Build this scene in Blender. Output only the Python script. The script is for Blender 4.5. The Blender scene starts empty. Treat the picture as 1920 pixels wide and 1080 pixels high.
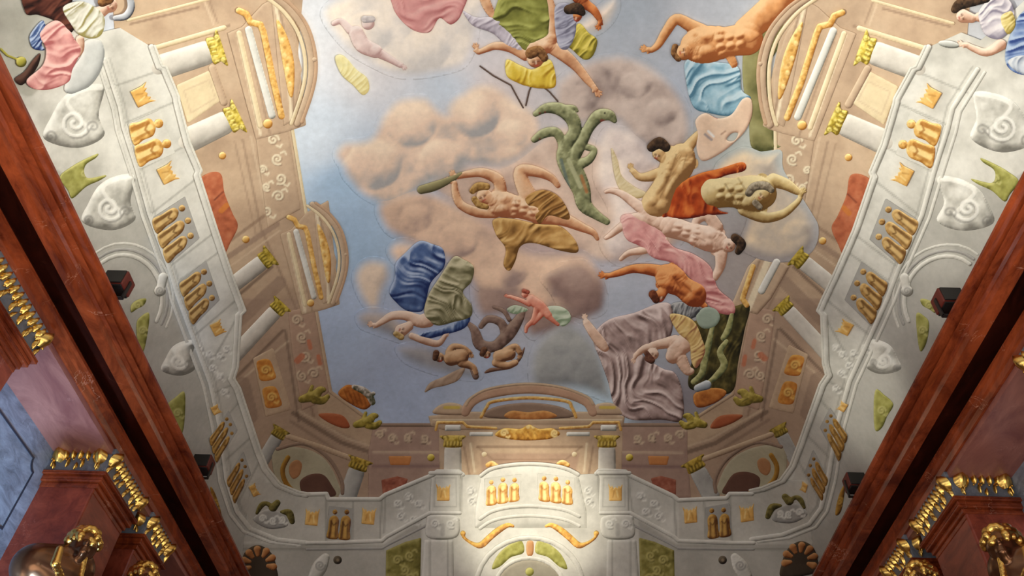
import bpy, bmesh, math, random
import numpy as np
from mathutils import Vector, Matrix
random.seed(4); RNG = np.random.RandomState(7)
SC = bpy.context.scene; COL = SC.collection

# ------------------------------------------------------------------ camera
FPX = 1500.0
CAM = np.array([0.145, 0.0, 1.6])
_X = np.array([1, -0.021, -46/FPX]); _X /= np.linalg.norm(_X)
_D = np.array([13, -1588, FPX]); _D = _D-_X*(_D@_X); _D /= np.linalg.norm(_D)
_Z = np.cross(_X, _D); _Z = -_Z if _Z[1] < 0 else _Z
RW = np.stack([_X, _D, _Z])                    # world = RW @ (right, up, forward)
def ray(px, py):
    c = np.stack([np.asarray(px, float)-960, 540-np.asarray(py, float), np.full(np.shape(px), FPX)], -1)
    d = c@RW.T
    return d/np.linalg.norm(d, axis=-1, keepdims=True)
def at_x(px, py, x):                           # point seen at a pixel on the upright plane X = x
    d = ray(px, py); t = (x-CAM[0])/d[0]; return Vector(CAM+t*d)
def project(P):
    q = (np.asarray(P, float)-CAM)@RW
    w = np.where(q[..., 2] > 0.05, q[..., 2], 0.05)
    return 960+FPX*q[..., 0]/w, 540-FPX*q[..., 1]/w, q[..., 2]
cd = bpy.data.cameras.new('camera'); cam = bpy.data.objects.new('camera', cd); COL.objects.link(cam)
cd.sensor_width = 36; cd.lens = 36*FPX/1920; cd.clip_start = 0.05; cd.clip_end = 200
m = Matrix.Identity(4)
for i in range(3):
    m[i][0] = RW[i][0]; m[i][1] = RW[i][1]; m[i][2] = -RW[i][2]; m[i][3] = CAM[i]
cam.matrix_world = m; SC.camera = cam

# ------------------------------------------------------------------ vault surface (coved mirror vault)
XV, Y0, Y1, ZV = 6.7, -10.0, 18.0, 9.62
HV, RV = 4.3, 5.6
def vault_z(x, y):
    d1 = XV-np.abs(x); d2 = Y1-y; d3 = y-Y0
    k = 1.1
    def smin(a, b):
        h = np.clip(0.5+0.5*(b-a)/k, 0, 1); return b*(1-h)+a*h-k*h*(1-h)
    d = smin(smin(d1, d2), d3)+0.0
    q = np.clip(d/RV, 0.0, 1)
    return np.where(d < 0, ZV-6+0*d, ZV+HV*np.sqrt(np.clip(1-(1-q)**2, 0, 1)))
def vault_n(x, y):                             # unit normal pointing down into the room
    e = 0.02
    gx = (vault_z(x+e, y)-vault_z(x-e, y))/(2*e); gy = (vault_z(x, y+e)-vault_z(x, y-e))/(2*e)
    gx = np.clip(gx, -6, 6); gy = np.clip(gy, -6, 6)
    n = np.stack([gx, gy, -np.ones_like(gx)], -1)
    return n/np.linalg.norm(n, axis=-1, keepdims=True)
GS = 4; GX0, GX1, GY0, GY1 = -300, 2220, -220, 1300
_gx, _gy = np.meshgrid(np.arange(GX0, GX1+1, GS), np.arange(GY0, GY1+1, GS))
_d = ray(_gx, _gy)
def _march(d):
    lo = np.full(d.shape[:-1], 4.0); hi = np.full(d.shape[:-1], 30.0); found = np.zeros(d.shape[:-1], bool)
    for t in np.arange(4.0, 30.0, 0.2):
        P = CAM+d*t
        ins = P[..., 2] >= vault_z(P[..., 0], P[..., 1])
        new = ins & ~found
        hi[new] = t; lo[new] = t-0.2; found |= ins
    for _ in range(16):
        mid = (lo+hi)/2; P = CAM+d*mid[..., None]
        ins = P[..., 2] >= vault_z(P[..., 0], P[..., 1])
        hi = np.where(ins, mid, hi); lo = np.where(ins, lo, mid)
    return (lo+hi)/2
_T = _march(_d)
def bil(A, px, py):
    u = np.clip((px-GX0)/GS, 0, A.shape[1]-1.001); v = np.clip((py-GY0)/GS, 0, A.shape[0]-1.001)
    i = u.astype(int); j = v.astype(int); a = u-i; b = v-j
    return A[j, i]*(1-a)*(1-b)+A[j, i+1]*a*(1-b)+A[j+1, i]*(1-a)*b+A[j+1, i+1]*a*b
def on_vault(px, py, h):                       # the point of the surface lying h metres below the vault, seen at (px, py)
    px = np.asarray(px, float); py = np.asarray(py, float)
    d = ray(px, py); t = bil(_T, px, py); P = CAM+d*t[..., None]
    n = vault_n(P[..., 0], P[..., 1]); c = np.clip(-(d*n).sum(-1), 0.45, 1)
    return CAM+d*(t-h/c)[..., None]

# ------------------------------------------------------------------ mirroring of the two long sides
_C = [((432, 90), (1600, 90)), ((445, 215), (1563, 220)), ((268, 178), (1740, 180)), ((280, 262), (1722, 262)), ((316, 322), (1692, 325)),
      ((325, 432), (1680, 433)), ((368, 548), (1632, 547)), ((595, 110), (1420, 118)), ((555, 235), (1445, 238)), ((690, 790), (1300, 790)),
      ((665, 860), (1310, 862)), ((850, 830), (1140, 830)), ((415, 808), (1567, 802)), ((440, 888), (1537, 887)), ((637, 982), (1347, 980)),
      ((692, 965), (1294, 963)), ((587, 968), (1398, 960)), ((485, 1052), (1500, 1045)), ((755, 1045), (1228, 1042)), ((515, 960), (1478, 947)),
      ((447, 572), (1545, 572)), ((410, 395), (1597, 400)), ((500, 715), (1487, 705)), ((500, 0), (1525, 5)), ((290, 90), (1735, 90)),
      ((285, 420), (1722, 425)), ((545, 290), (1462, 290)), ((622, 735), (1372, 740)), ((180, 110), (1850, 130)), ((165, 320), (1860, 330)), ((210, 400), (1810, 400))]
def _ax(y): return 1006-0.021*(y-540)
def mir(p):
    x, y = p[0], p[1]; bx = 2*_ax(y)-x; rx = ry = ws = 0.0
    for (a, b), (c, d) in _C:
        w = 1/((x-a)**2+(y-b)**2+900)**1.5
        rx += w*(c-(2*_ax(b)-a)); ry += w*(d-b); ws += w
    return (bx+rx/ws, y+ry/ws)+tuple(p[2:])

# ------------------------------------------------------------------ shape fields in plan
def lin(c):
    c = np.asarray(c, float)/255; return np.where(c <= 0.04045, c/12.92, ((c+0.055)/1.055)**2.4)
_perm = RNG.rand(256, 256)
def vnoise(x, y):
    xi = np.floor(x).astype(int); yi = np.floor(y).astype(int); a = x-xi; b = y-yi
    a = a*a*(3-2*a); b = b*b*(3-2*b)
    g = lambda i, j: _perm[j % 256, i % 256]
    return g(xi, yi)*(1-a)*(1-b)+g(xi+1, yi)*a*(1-b)+g(xi, yi+1)*(1-a)*b+g(xi+1, yi+1)*a*b
def fbm(x, y, o=4):
    s = 0; w = 0.5; t = 0
    for k in range(o): s = s+w*vnoise(x+17*k, y+31*k); t += w; x = x*2.03; y = y*2.03; w *= .5
    return s/t
def crom(pts, closed=True, n=6):
    P = [tuple(p) for p in pts]; N = len(P); out = []
    rng = range(N) if closed else range(N-1)
    for i in rng:
        g = (lambda k: P[k % N]) if closed else (lambda k: P[min(max(k, 0), N-1)])
        p0, p1, p2, p3 = g(i-1), g(i), g(i+1), g(i+2)
        for j in range(n):
            t = j/n
            out.append(tuple(0.5*((2*b)+(-a+c)*t+(2*a-5*b+4*c-d)*t*t+(-a+3*b-3*c+d)*t**3) for a, b, c, d in zip(p0, p1, p2, p3)))
    if not closed: out.append(P[-1])
    return out
def sd_poly(X, Y, pts):
    d = np.full(X.shape, 1e9); ins = np.zeros(X.shape, bool); n = len(pts)
    for i in range(n):
        ax, ay = pts[i][:2]; bx, by = pts[(i+1) % n][:2]; ex, ey = bx-ax, by-ay; L = ex*ex+ey*ey
        if L < 1e-9: continue
        t = np.clip(((X-ax)*ex+(Y-ay)*ey)/L, 0, 1)
        d = np.minimum(d, (X-ax-t*ex)**2+(Y-ay-t*ey)**2)
        c = ((ay > Y) != (by > Y)); ins ^= c & (X < (bx-ax)*(Y-ay)/(by-ay if by != ay else 1e-9)+ax)
    d = np.sqrt(d); return np.where(ins, d, -d)
def seg_d(X, Y, pts):                          # distance to a tapered polyline, and its local radius
    best = np.full(X.shape, 1e9); rr = np.zeros(X.shape)
    if len(pts) == 1: return np.hypot(X-pts[0][0], Y-pts[0][1]), np.full(X.shape, float(pts[0][2]))
    for a, b in zip(pts[:-1], pts[1:]):
        ex, ey = b[0]-a[0], b[1]-a[1]; L = ex*ex+ey*ey+1e-9
        t = np.clip(((X-a[0])*ex+(Y-a[1])*ey)/L, 0, 1)
        d = np.hypot(X-a[0]-t*ex, Y-a[1]-t*ey); r = a[2]+(b[2]-a[2])*t
        k = (d-r) < (best-rr); best = np.where(k, d, best); rr = np.where(k, r, rr)
    return best, rr
def field(X, Y, shapes, rnd):
    F = np.full(X.shape, -1e9); B = np.zeros(X.shape)
    def prof(f, w): q = np.clip(f/w, 0, 1); return w*np.sqrt(np.clip(1-(1-q)**2, 0, 1))
    for s in shapes:
        k = s[0]
        if k in 'pP':
            f = sd_poly(X, Y, crom(s[1]) if k == 'p' else s[1]); b = prof(f, s[2] if len(s) > 2 else rnd)
        elif k == 'c':
            pts = crom(s[1], False, 4) if len(s[1]) > 2 else s[1]
            d, r = seg_d(X, Y, pts); f = r-d; b = np.sqrt(np.clip(r*r-d*d, 0, None))
            if len(s) > 2: b = np.where(f > 0, b+s[2], 0)
        elif k == 'b':                         # flat band along a polyline, half width s[2]
            pts = [(p[0], p[1], s[2]) for p in s[1]]
            d, r = seg_d(X, Y, pts); f = r-d; b = prof(f, min(rnd, s[2]))
        elif k == 'e':
            x, y, rx, ry, a = s[1]; a = math.radians(a); ca, sa = math.cos(a), math.sin(a)
            u = ((X-x)*ca+(Y-y)*sa)/rx; v = (-(X-x)*sa+(Y-y)*ca)/ry; q = np.hypot(u, v)
            f = (1-q)*min(rx, ry); b = min(rx, ry)*np.sqrt(np.clip(1-q*q, 0, 1))
            if len(s) > 2: B = B+np.where(B > 0, s[2]*.30*np.clip(1-q*q, 0, 1)**1.5, 0); F = np.maximum(F, f); continue
        elif k == '-':                         # a hole
            f = -sd_poly(X, Y, crom(s[1])); F = np.minimum(F, f); B = np.minimum(B, prof(f, rnd)); continue
        F = np.maximum(F, f)
        B = np.maximum(B, b)+np.minimum(np.minimum(B, b), 1e9)*0.12 if k == 'c' else np.maximum(B, b)
    return F, B
def bounds(shapes):
    xs, ys = [], []
    for s in shapes:
        if s[0] == '-': continue
        if s[0] == 'e': x, y, rx, ry, a = s[1]; r = max(rx, ry); xs += [x-r, x+r]; ys += [y-r, y+r]; continue
        for p in s[1]:
            r = p[2] if s[0] == 'c' else (s[2] if s[0] == 'b' else 14); xs += [p[0]-r, p[0]+r]; ys += [p[1]-r, p[1]+r]
    return max(min(xs)-4, GX0+8), min(max(xs)+4, GX1-8), max(min(ys)-4, GY0+8), min(max(ys)+4, GY1-8)

# ------------------------------------------------------------------ materials
def mat(name, base=(.8, .8, .8), rough=.6, metal=0., build=None):
    mt = bpy.data.materials.new(name); mt.use_nodes = True; nt = mt.node_tree; b = nt.nodes['Principled BSDF']
    b.inputs['Base Color'].default_value = (*base, 1); b.inputs['Roughness'].default_value = rough; b.inputs['Metallic'].default_value = metal
    if build: build(nt, b)
    return mt
def N(nt, t, **kw):
    n = nt.nodes.new(t)
    for k, v in kw.items():
        if k in n.inputs: n.inputs[k].default_value = v
        else: setattr(n, k, v)
    return n
def fresco_nodes(rough, bump):
    def f(nt, b):
        at = N(nt, 'ShaderNodeAttribute'); at.attribute_name = 'Col'
        geo = N(nt, 'ShaderNodeNewGeometry')
        n1 = N(nt, 'ShaderNodeTexNoise', Scale=9.0, Detail=6.0, Roughness=.65)
        n2 = N(nt, 'ShaderNodeTexNoise', Scale=1.3, Detail=4.0, Roughness=.6)
        for n in (n1, n2): nt.links.new(geo.outputs['Position'], n.inputs['Vector'])
        ad = N(nt, 'ShaderNodeMath', operation='ADD'); nt.links.new(n1.outputs['Fac'], ad.inputs[0]); nt.links.new(n2.outputs['Fac'], ad.inputs[1])
        mr = N(nt, 'ShaderNodeMapRange'); mr.inputs[1].default_value = .6; mr.inputs[2].default_value = 1.4; mr.inputs[3].default_value = .86; mr.inputs[4].default_value = 1.12
        nt.links.new(ad.outputs[0], mr.inputs[0])
        vm = N(nt, 'ShaderNodeVectorMath', operation='SCALE'); nt.links.new(at.outputs['Color'], vm.inputs[0]); nt.links.new(mr.outputs[0], vm.inputs['Scale'])
        nt.links.new(vm.outputs[0], b.inputs['Base Color'])
        bp = N(nt, 'ShaderNodeBump', Strength=bump, Distance=.01); nt.links.new(n1.outputs['Fac'], bp.inputs['Height']); nt.links.new(bp.outputs[0], b.inputs['Normal'])
    return f
M_FRESCO = mat('fresco_plaster', rough=.85, build=fresco_nodes(.85, .25))
M_GILT = mat('gilt_paint', rough=.5, metal=.12, build=fresco_nodes(.5, .4))
for mm in (M_FRESCO, M_GILT): mm.node_tree.nodes['Principled BSDF'].inputs['Specular IOR Level'].default_value = .25

# ------------------------------------------------------------------ scene objects
def tag(o, label=None, cat=None, group=None, kind=None):
    if label: o['label'] = label
    if cat: o['category'] = cat
    if group: o['group'] = group
    if kind: o['kind'] = kind
    return o
def link_mesh(name, V, Fc, material, parent=None, colors=None, smooth=True):
    V = np.asarray(V, float)
    org = V.mean(0) if len(V) else np.zeros(3)
    me = bpy.data.meshes.new(name); me.from_pydata((V-org).tolist(), [], Fc); me.validate()
    if smooth: me.polygons.foreach_set('use_smooth', [True]*len(me.polygons))
    if colors is not None:
        ca = me.color_attributes.new('Col', 'FLOAT_COLOR', 'POINT')
        ca.data.foreach_set('color', np.concatenate([colors, np.ones((len(colors), 1))], 1).astype(np.float32).ravel())
    me.materials.append(material); me.update()
    o = bpy.data.objects.new(name, me); COL.objects.link(o); o.location = org
    if parent is not None: adopt(o, parent)
    return o
def adopt(o, parent):
    if parent.get('_fresh'):
        parent.location = o.location.copy(); del parent['_fresh']
    base = Vector((0, 0, 0)); p = parent
    while p is not None: base += p.location; p = p.parent
    o.location = o.location-base; o.parent = parent
def thing(name, label, cat, group=None):
    e = bpy.data.objects.new(name, None); COL.objects.link(e); e.empty_display_size = .2; e['_fresh'] = 1
    return tag(e, label, cat, group)
def ramp3(t, r):
    a, b, c = [lin(k) for k in r]; t = np.clip(t, 0, 1)[..., None]
    return np.where(t < .5, a+(b-a)*t*2, b+(c-b)*(t*2-1))
PXM = 0.008; HS = .5      # relief depth of the stucco and paint layers
def piece(name, shapes, ramp, base=.02, bulge=.3, rnd=6, step=2.5, parent=None, marks=(), tone=.45, bias=.5, noise=.12, nscale=26,
          folds=None, fade=0, material=None, label=None, cat=None, group=None, kind=None, blend=None, local=(), melt=0):
    """a raised painted piece of the vault: outline and relief from the shapes, its own depth and thickness, pigment per vertex"""
    x0, x1, y0, y1 = bounds(shapes)
    xs = np.arange(x0, x1+step, step); ys = np.arange(y0, y1+step, step); X, Y = np.meshgrid(xs, ys)
    F, B = field(X, Y, shapes, rnd)
    H = B*1.0; Bs = B.copy()
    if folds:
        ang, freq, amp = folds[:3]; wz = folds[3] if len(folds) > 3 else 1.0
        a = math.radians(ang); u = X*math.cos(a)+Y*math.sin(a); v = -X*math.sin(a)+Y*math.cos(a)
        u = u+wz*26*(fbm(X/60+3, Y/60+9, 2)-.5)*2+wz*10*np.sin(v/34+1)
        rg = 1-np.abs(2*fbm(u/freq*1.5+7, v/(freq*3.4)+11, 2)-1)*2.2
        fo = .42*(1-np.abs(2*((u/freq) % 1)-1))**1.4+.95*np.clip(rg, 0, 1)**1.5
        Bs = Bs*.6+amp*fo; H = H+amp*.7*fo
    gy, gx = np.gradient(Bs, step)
    T = bias+tone*np.clip(gx*.55+gy*.85, -1.2, 1.2)  # fresco's own modelling: light and shade from upper left painted into the tone
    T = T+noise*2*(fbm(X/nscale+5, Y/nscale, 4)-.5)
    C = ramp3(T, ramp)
    dH = np.zeros(X.shape)
    for (shp, col, al) in local:                                  # patches of another tone; some darken the dim parapet corners
        f2, _ = field(X, Y, shp, 4); w = np.clip(f2/4+.5, 0, 1)*al; C = C*(1-w[..., None])+lin(col)*w[..., None]
    for mk in marks:
        pts, w, col, al = mk[:4]; dh = mk[4] if len(mk) > 4 else 0
        px = [p[0] for p in pts]; py = [p[1] for p in pts]
        i0 = max(int((min(px)-w-4-x0)/step), 0); i1 = int((max(px)+w+4-x0)/step)+2; j0 = max(int((min(py)-w-4-y0)/step), 0); j1 = int((max(py)+w+4-y0)/step)+2
        if i1 <= i0 or j1 <= j0 or i0 >= len(xs) or j0 >= len(ys): continue
        sx = (slice(j0, j1), slice(i0, i1))
        d, _ = seg_d(X[sx], Y[sx], [(p[0], p[1], 0) for p in pts] if len(pts) > 1 else [(pts[0][0], pts[0][1], 0)])
        ww = np.clip((w-d)/1.6+.5, 0, 1)*al; C[sx] = C[sx]*(1-ww[..., None])+lin(col)*ww[..., None]
        if dh: dH[sx] = np.maximum(dH[sx], dh*np.sqrt(np.clip(1-(d/(w+.6))**2, 0, 1)))
    if blend is not None:
        w = np.clip(F/blend, 0, 1); w = (w*w*(3-2*w))[..., None]; C = under(X, Y)*(1-w)+C*w; UNDER.append((x0, y0, step, C.copy(), w[..., 0].copy()))
    Hm = base*HS+bulge*HS*H*PXM+dH*.6; base = base*HS
    if blend is not None: Hm = base+(Hm-base)*w[..., 0]
    if melt: wm = np.clip(F/melt, 0, 1); Hm = base+(Hm-base)*wm*wm*(3-2*wm)
    ins = F > 0; ny, nx = X.shape
    idx = np.full(X.shape, -1); sel = np.argwhere(ins); idx[ins] = np.arange(ins.sum())
    px = list(X[ins]); py = list(Y[ins]); hh = list(Hm[ins]); cc = [c for c in C[ins]]
    c4 = ins[:-1, :-1].astype(int)+ins[:-1, 1:]+ins[1:, 1:]+ins[1:, :-1]
    full = np.argwhere(c4 == 4)
    faces = [(idx[j, i], idx[j, i+1], idx[j+1, i+1], idx[j+1, i]) for j, i in full]
    ed = {}
    def cut(j, i, j2, i2):
        k = (j, i, j2, i2) if (j, i) < (j2, i2) else (j2, i2, j, i)
        if k in ed: return ed[k]
        fa, fb = F[k[0], k[1]], F[k[2], k[3]]; t = min(max(fa/(fa-fb), .02), .98); t_ = t
        px.append(X[k[0], k[1]]*(1-t)+X[k[2], k[3]]*t); py.append(Y[k[0], k[1]]*(1-t)+Y[k[2], k[3]]*t)
        hh.append(base); q = (k[0], k[1]) if ins[k[0], k[1]] else (k[2], k[3]); cc.append(C[q]); ed[k] = len(px)-1
        return ed[k]
    bseg = []
    for j, i in np.argwhere((c4 > 0) & (c4 < 4)):
        cor = [(j, i), (j, i+1), (j+1, i+1), (j+1, i)]; poly = []; cuts = []
        for a in range(4):
            p, q = cor[a], cor[(a+1) % 4]
            if ins[p]: poly.append(idx[p])
            if ins[p] != ins[q]:
                c = cut(*p, *q); poly.append(c); cuts.append((c, ins[p]))
        if len(poly) >= 3: faces.append(tuple(poly))
        for a in range(len(cuts)):
            if cuts[a][1]: bseg.append((cuts[a][0], cuts[(a+1) % len(cuts)][0]))
    low = {}
    for a, b in bseg:
        for k in (a, b):
            if k not in low: px.append(px[k]); py.append(py[k]); hh.append(-.004); cc.append(cc[k]); low[k] = len(px)-1
        faces.append((a, low[a], low[b], b))
    V = on_vault(np.array(px), np.array(py), np.array(hh))
    o = link_mesh(name, V, [tuple(int(q) for q in f)[::-1] for f in faces], material or M_FRESCO, parent, np.array(cc))
    return tag(o, label, cat, group, kind)
# ------------------------------------------------------------------ the painted sky on the vault
SKY = [(600, 40, (206, 209, 212)), (600, 260, (196, 206, 216)), (640, 350, (160, 186, 210)), (660, 440, (152, 176, 200)), (640, 620, (148, 162, 184)),
       (740, 740, (148, 160, 182)), (900, 720, (150, 160, 178)), (700, 100, (208, 205, 205)), (830, 90, (212, 206, 204)), (830, 160, (186, 196, 206)),
       (1000, 30, (190, 188, 190)), (1200, 60, (160, 165, 172)), (1300, 20, (172, 176, 182)), (1180, 30, (150, 158, 166)), (1300, 160, (160, 166, 176)),
       (1190, 600, (150, 155, 166)), (1150, 560, (150, 155, 165)), (1060, 640, (150, 156, 166)), (1140, 740, (160, 178, 190)), (1400, 250, (170, 175, 170)),
       (800, 620, (150, 158, 178)), (1380, 500, (150, 142, 138)), (950, 430, (190, 165, 155)), (900, 200, (200, 185, 178)), (1000, 480, (170, 150, 145)), (1150, 300, (196, 186, 182)),
       (1060, 560, (160, 150, 150)), (1250, 760, (120, 115, 120))]
_sk = [(x, y, lin([min(250, v*(1.08 if y < 550 else 1.2)) for v in c])) for x, y, c in SKY]
def base_col(X, Y):
    X = np.asarray(X, float); Y = np.asarray(Y, float); s = 0; w = 0
    wx = X+30*(fbm(X/90, Y/90, 3)-.5); wy = Y+30*(fbm(X/90+40, Y/90, 3)-.5)
    for x, y, c in _sk:
        k = 1/((wx-x)**2+(wy-y)**2+500)**1.6; s = s+k[..., None]*c; w = w+k
    return s/w[..., None]*(1+.10*(fbm(X/30, Y/30+60, 4)-.5))[..., None]
UNDER = []
def under(X, Y):                                # the colour already painted below: sky, then each earlier cloud
    C = base_col(X, Y)
    for x0, y0, st, Cc, ww in UNDER:
        u = (X-x0)/st; v = (Y-y0)/st; ok = (u >= 0) & (v >= 0) & (u < ww.shape[1]-1.01) & (v < ww.shape[0]-1.01)
        if not ok.any(): continue
        i = np.clip(u, 0, ww.shape[1]-1.01).astype(int); j = np.clip(v, 0, ww.shape[0]-1.01).astype(int)
        k = (ok*(ww[j, i] > .02))[..., None]; C = np.where(k > 0, Cc[j, i], C)
    return C
xs = np.concatenate([np.arange(-6.66, 6.67, .12), [6.69]]); ys = np.concatenate([np.arange(-9.9, 17.9, .12), [17.94, 17.98]])
VX, VY = np.meshgrid(xs, ys); VZ = vault_z(VX, VY)
VZ = np.maximum(VZ, ZV-.05)
P = np.stack([VX, VY, VZ], -1); px, py, dep = project(P)
px = np.where(dep > 1, np.clip(px, -100, 2020), 900); py = np.where(dep > 1, np.clip(py, -100, 1180), 0)
ny, nx = VX.shape; F = [(j*nx+i, (j+1)*nx+i, (j+1)*nx+i+1, j*nx+i+1) for j in range(ny-1) for i in range(nx-1)]
tag(link_mesh('ceiling', P.reshape(-1, 3), F, M_FRESCO, None, base_col(px.ravel(), py.ravel())), kind='structure')

CLOUDS = [
 ('wide mauve cloud field across the middle of the sky behind the figures', [(840, 300), (930, 300), (1010, 250), (1060, 230), (1120, 260), (1230, 300), (1290, 330), (1300, 420), (1250, 480), (1130, 500), (1060, 470), (980, 450), (900, 420), (830, 380), (800, 340)],
  ((150, 130, 124), (190, 170, 160), (208, 190, 180)), []),
 ('mauve brown cloud field below the centre, above the small cherubs', [(890, 480), (960, 470), (1080, 470), (1140, 520), (1130, 580), (1080, 610), (1000, 640), (960, 600), (900, 600), (880, 550)],
  ((124, 104, 102), (158, 136, 130), (176, 156, 148)), []),
 ('broad peach cloud on the left of the sky above the staff-bearing man', [(622, 290), (640, 262), (690, 252), (712, 212), (745, 180), (800, 176), (835, 205), (850, 182), (885, 154), (925, 152), (970, 180), (1015, 215), (1015, 270), (950, 320), (870, 320), (800, 360), (740, 392), (700, 385), (660, 358), (638, 322)],
  ((150, 150, 155), (208, 186, 172), (226, 206, 190)), [(700, 310, 66), (770, 235, 62), (890, 215, 62), (960, 250, 50), (830, 300, 60)]),
 ('long peach cloud bank under the staff-bearing man', [(706, 378), (790, 350), (900, 400), (1000, 470), (1100, 470), (1130, 540), (1060, 600), (980, 570), (900, 550), (850, 500), (760, 460), (715, 430)],
  ((140, 122, 120), (196, 170, 154), (212, 186, 168)), [(780, 410, 50), (860, 450, 55), (960, 510, 50), (1050, 520, 56)]),
 ('grey mauve cloud right of the winged figure in green', [(1040, 150), (1110, 105), (1180, 100), (1240, 130), (1290, 190), (1300, 260), (1260, 300), (1190, 270), (1150, 230), (1090, 240), (1040, 210)],
  ((110, 98, 98), (176, 162, 158), (198, 186, 182)), [(1190, 160, 50), (1240, 210, 50), (1100, 190, 45), (1160, 130, 40)]),
 ('pale lilac cloud behind the reclining pink-draped woman', [(1130, 240), (1200, 250), (1240, 330), (1230, 400), (1210, 470), (1160, 500), (1122, 460), (1140, 400), (1110, 330)],
  ((170, 158, 160), (206, 196, 196), (222, 212, 208)), [(1180, 310, 45), (1170, 440, 40)]),
 ('dark mauve cloud in the middle of the sky over the small pink angel', [(1010, 520), (1040, 495), (1095, 485), (1130, 520), (1140, 580), (1100, 600), (1050, 580), (1030, 550)],
  ((104, 84, 84), (140, 118, 114), (160, 140, 134)), [(1070, 540, 36)]),
 ('small round peach cloud touching the blue drape', [(722, 470), (735, 450), (760, 445), (785, 455), (780, 480), (755, 500), (735, 495)],
  ((180, 160, 150), (214, 188, 170), (226, 200, 184)), []),
 ('rounded cream cloud left of the blue drape', [(658, 520), (672, 490), (700, 480), (730, 490), (738, 520), (725, 550), (715, 580), (690, 585), (670, 560)],
  ((168, 156, 152), (206, 190, 178), (220, 204, 190)), []),
 ('grey cloud puff by the outstretched hand of the blue-draped woman', [(665, 590), (690, 575), (730, 580), (760, 600), (800, 640), (770, 650), (700, 628), (672, 615)],
  ((130, 130, 140), (162, 156, 158), (186, 174, 170)), []),
 ('grey cloud beneath the two brown cherubs', [(740, 650), (780, 640), (830, 650), (900, 690), (900, 715), (850, 712), (800, 700), (755, 680)],
  ((128, 130, 140), (152, 152, 162), (170, 166, 170)), []),
 ('blue grey cloud left of the large mauve cloak', [(990, 670), (1020, 620), (1070, 600), (1120, 640), (1145, 700), (1148, 755), (1080, 735), (1000, 730)],
  ((118, 122, 128), (142, 146, 152), (162, 166, 170)), [(1050, 650, 45), (1100, 700, 45)]),
 ('cream and grey cloud behind the bearded man on the right', [(1340, 310), (1390, 275), (1430, 285), (1465, 282), (1470, 320), (1510, 380), (1535, 430), (1520, 475), (1470, 492), (1420, 485), (1385, 460), (1400, 400), (1350, 360)],
  ((128, 122, 122), (182, 172, 162), (224, 204, 176)), [(1430, 315, 35), (1490, 430, 45), (1430, 450, 40)]),
 ('very pale cloud at the top left of the sky beneath faint cherubs', [(600, 20), (680, -20), (900, -20), (900, 60), (880, 120), (840, 140), (760, 150), (700, 130), (640, 90)],
  ((186, 184, 186), (212, 206, 202), (222, 214, 206)), [(690, 60, 60), (800, 90, 60)]),
 ('pale cloud at the top beside the dark-haired cherub', [(1075, 50), (1100, 25), (1150, -10), (1165, 10), (1150, 45), (1120, 68), (1085, 65)],
  ((180, 172, 166), (214, 202, 194), (224, 214, 204)), []),
]
BRT = 1.10
CLOUDS = [(a, b, tuple(tuple(min(250, v*k) for v, k in zip(c, (1.12, 1.10, 1.05))) for c in r), d) for a, b, r, d in CLOUDS]
for ci, (lab, out, rm, puffs) in enumerate(CLOUDS):
    piece('painted_cloud', [('p', out)]+[('e', (x, y, r, r*.85, 0)) for x, y, r in puffs], rm, base=.055 if 'bearded' in lab else .002+.0010*ci, bulge=.01, rnd=34, step=4, tone=.62, noise=.62, nscale=40, blend=24,
          label=lab, cat='cloud', group='painted clouds of the ceiling sky')
# ------------------------------------------------------------------ the real hall under the vault
def marble_nodes(c0, c1, vein, scale=1.0, vw=.035):
    def f(nt, b):
        geo = N(nt, 'ShaderNodeNewGeometry')
        mp = N(nt, 'ShaderNodeMapping'); mp.inputs['Scale'].default_value = (1, .35, 1); nt.links.new(geo.outputs['Position'], mp.inputs['Vector'])
        n1 = N(nt, 'ShaderNodeTexNoise', Scale=3*scale, Detail=8.0, Roughness=.7, Distortion=.8); nt.links.new(mp.outputs[0], n1.inputs['Vector'])
        cr = N(nt, 'ShaderNodeValToRGB'); e = cr.color_ramp.elements
        e[0].position = .35; e[0].color = (*lin(c0), 1); e[1].position = .68; e[1].color = (*lin(c1), 1); nt.links.new(n1.outputs['Fac'], cr.inputs[0])
        n2 = N(nt, 'ShaderNodeTexNoise', Scale=.9*scale, Detail=5.0, Roughness=.6, Distortion=1.5); nt.links.new(geo.outputs['Position'], n2.inputs['Vector'])
        sb = N(nt, 'ShaderNodeMath', operation='SUBTRACT'); sb.inputs[1].default_value = .5; nt.links.new(n2.outputs['Fac'], sb.inputs[0])
        ab = N(nt, 'ShaderNodeMath', operation='ABSOLUTE'); nt.links.new(sb.outputs[0], ab.inputs[0])
        lt = N(nt, 'ShaderNodeMapRange'); lt.inputs[1].default_value = 0; lt.inputs[2].default_value = vw*.18; lt.inputs[3].default_value = .7; lt.inputs[4].default_value = 0
        nt.links.new(ab.outputs[0], lt.inputs[0])
        n3 = N(nt, 'ShaderNodeTexNoise', Scale=1.7*scale, Detail=2.0); nt.links.new(geo.outputs['Position'], n3.inputs['Vector'])
        g = N(nt, 'ShaderNodeMapRange'); g.inputs[1].default_value = .55; g.inputs[2].default_value = .65; nt.links.new(n3.outputs['Fac'], g.inputs[0])
        mu = N(nt, 'ShaderNodeMath', operation='MULTIPLY'); nt.links.new(lt.outputs[0], mu.inputs[0]); nt.links.new(g.outputs[0], mu.inputs[1])
        mx = N(nt, 'ShaderNodeMix', data_type='RGBA'); nt.links.new(mu.outputs[0], mx.inputs[0]); nt.links.new(cr.outputs[0], mx.inputs[6]); mx.inputs[7].default_value = (*lin(vein), 1)
        nt.links.new(mx.outputs[2], b.inputs['Base Color'])
    return f
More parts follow.
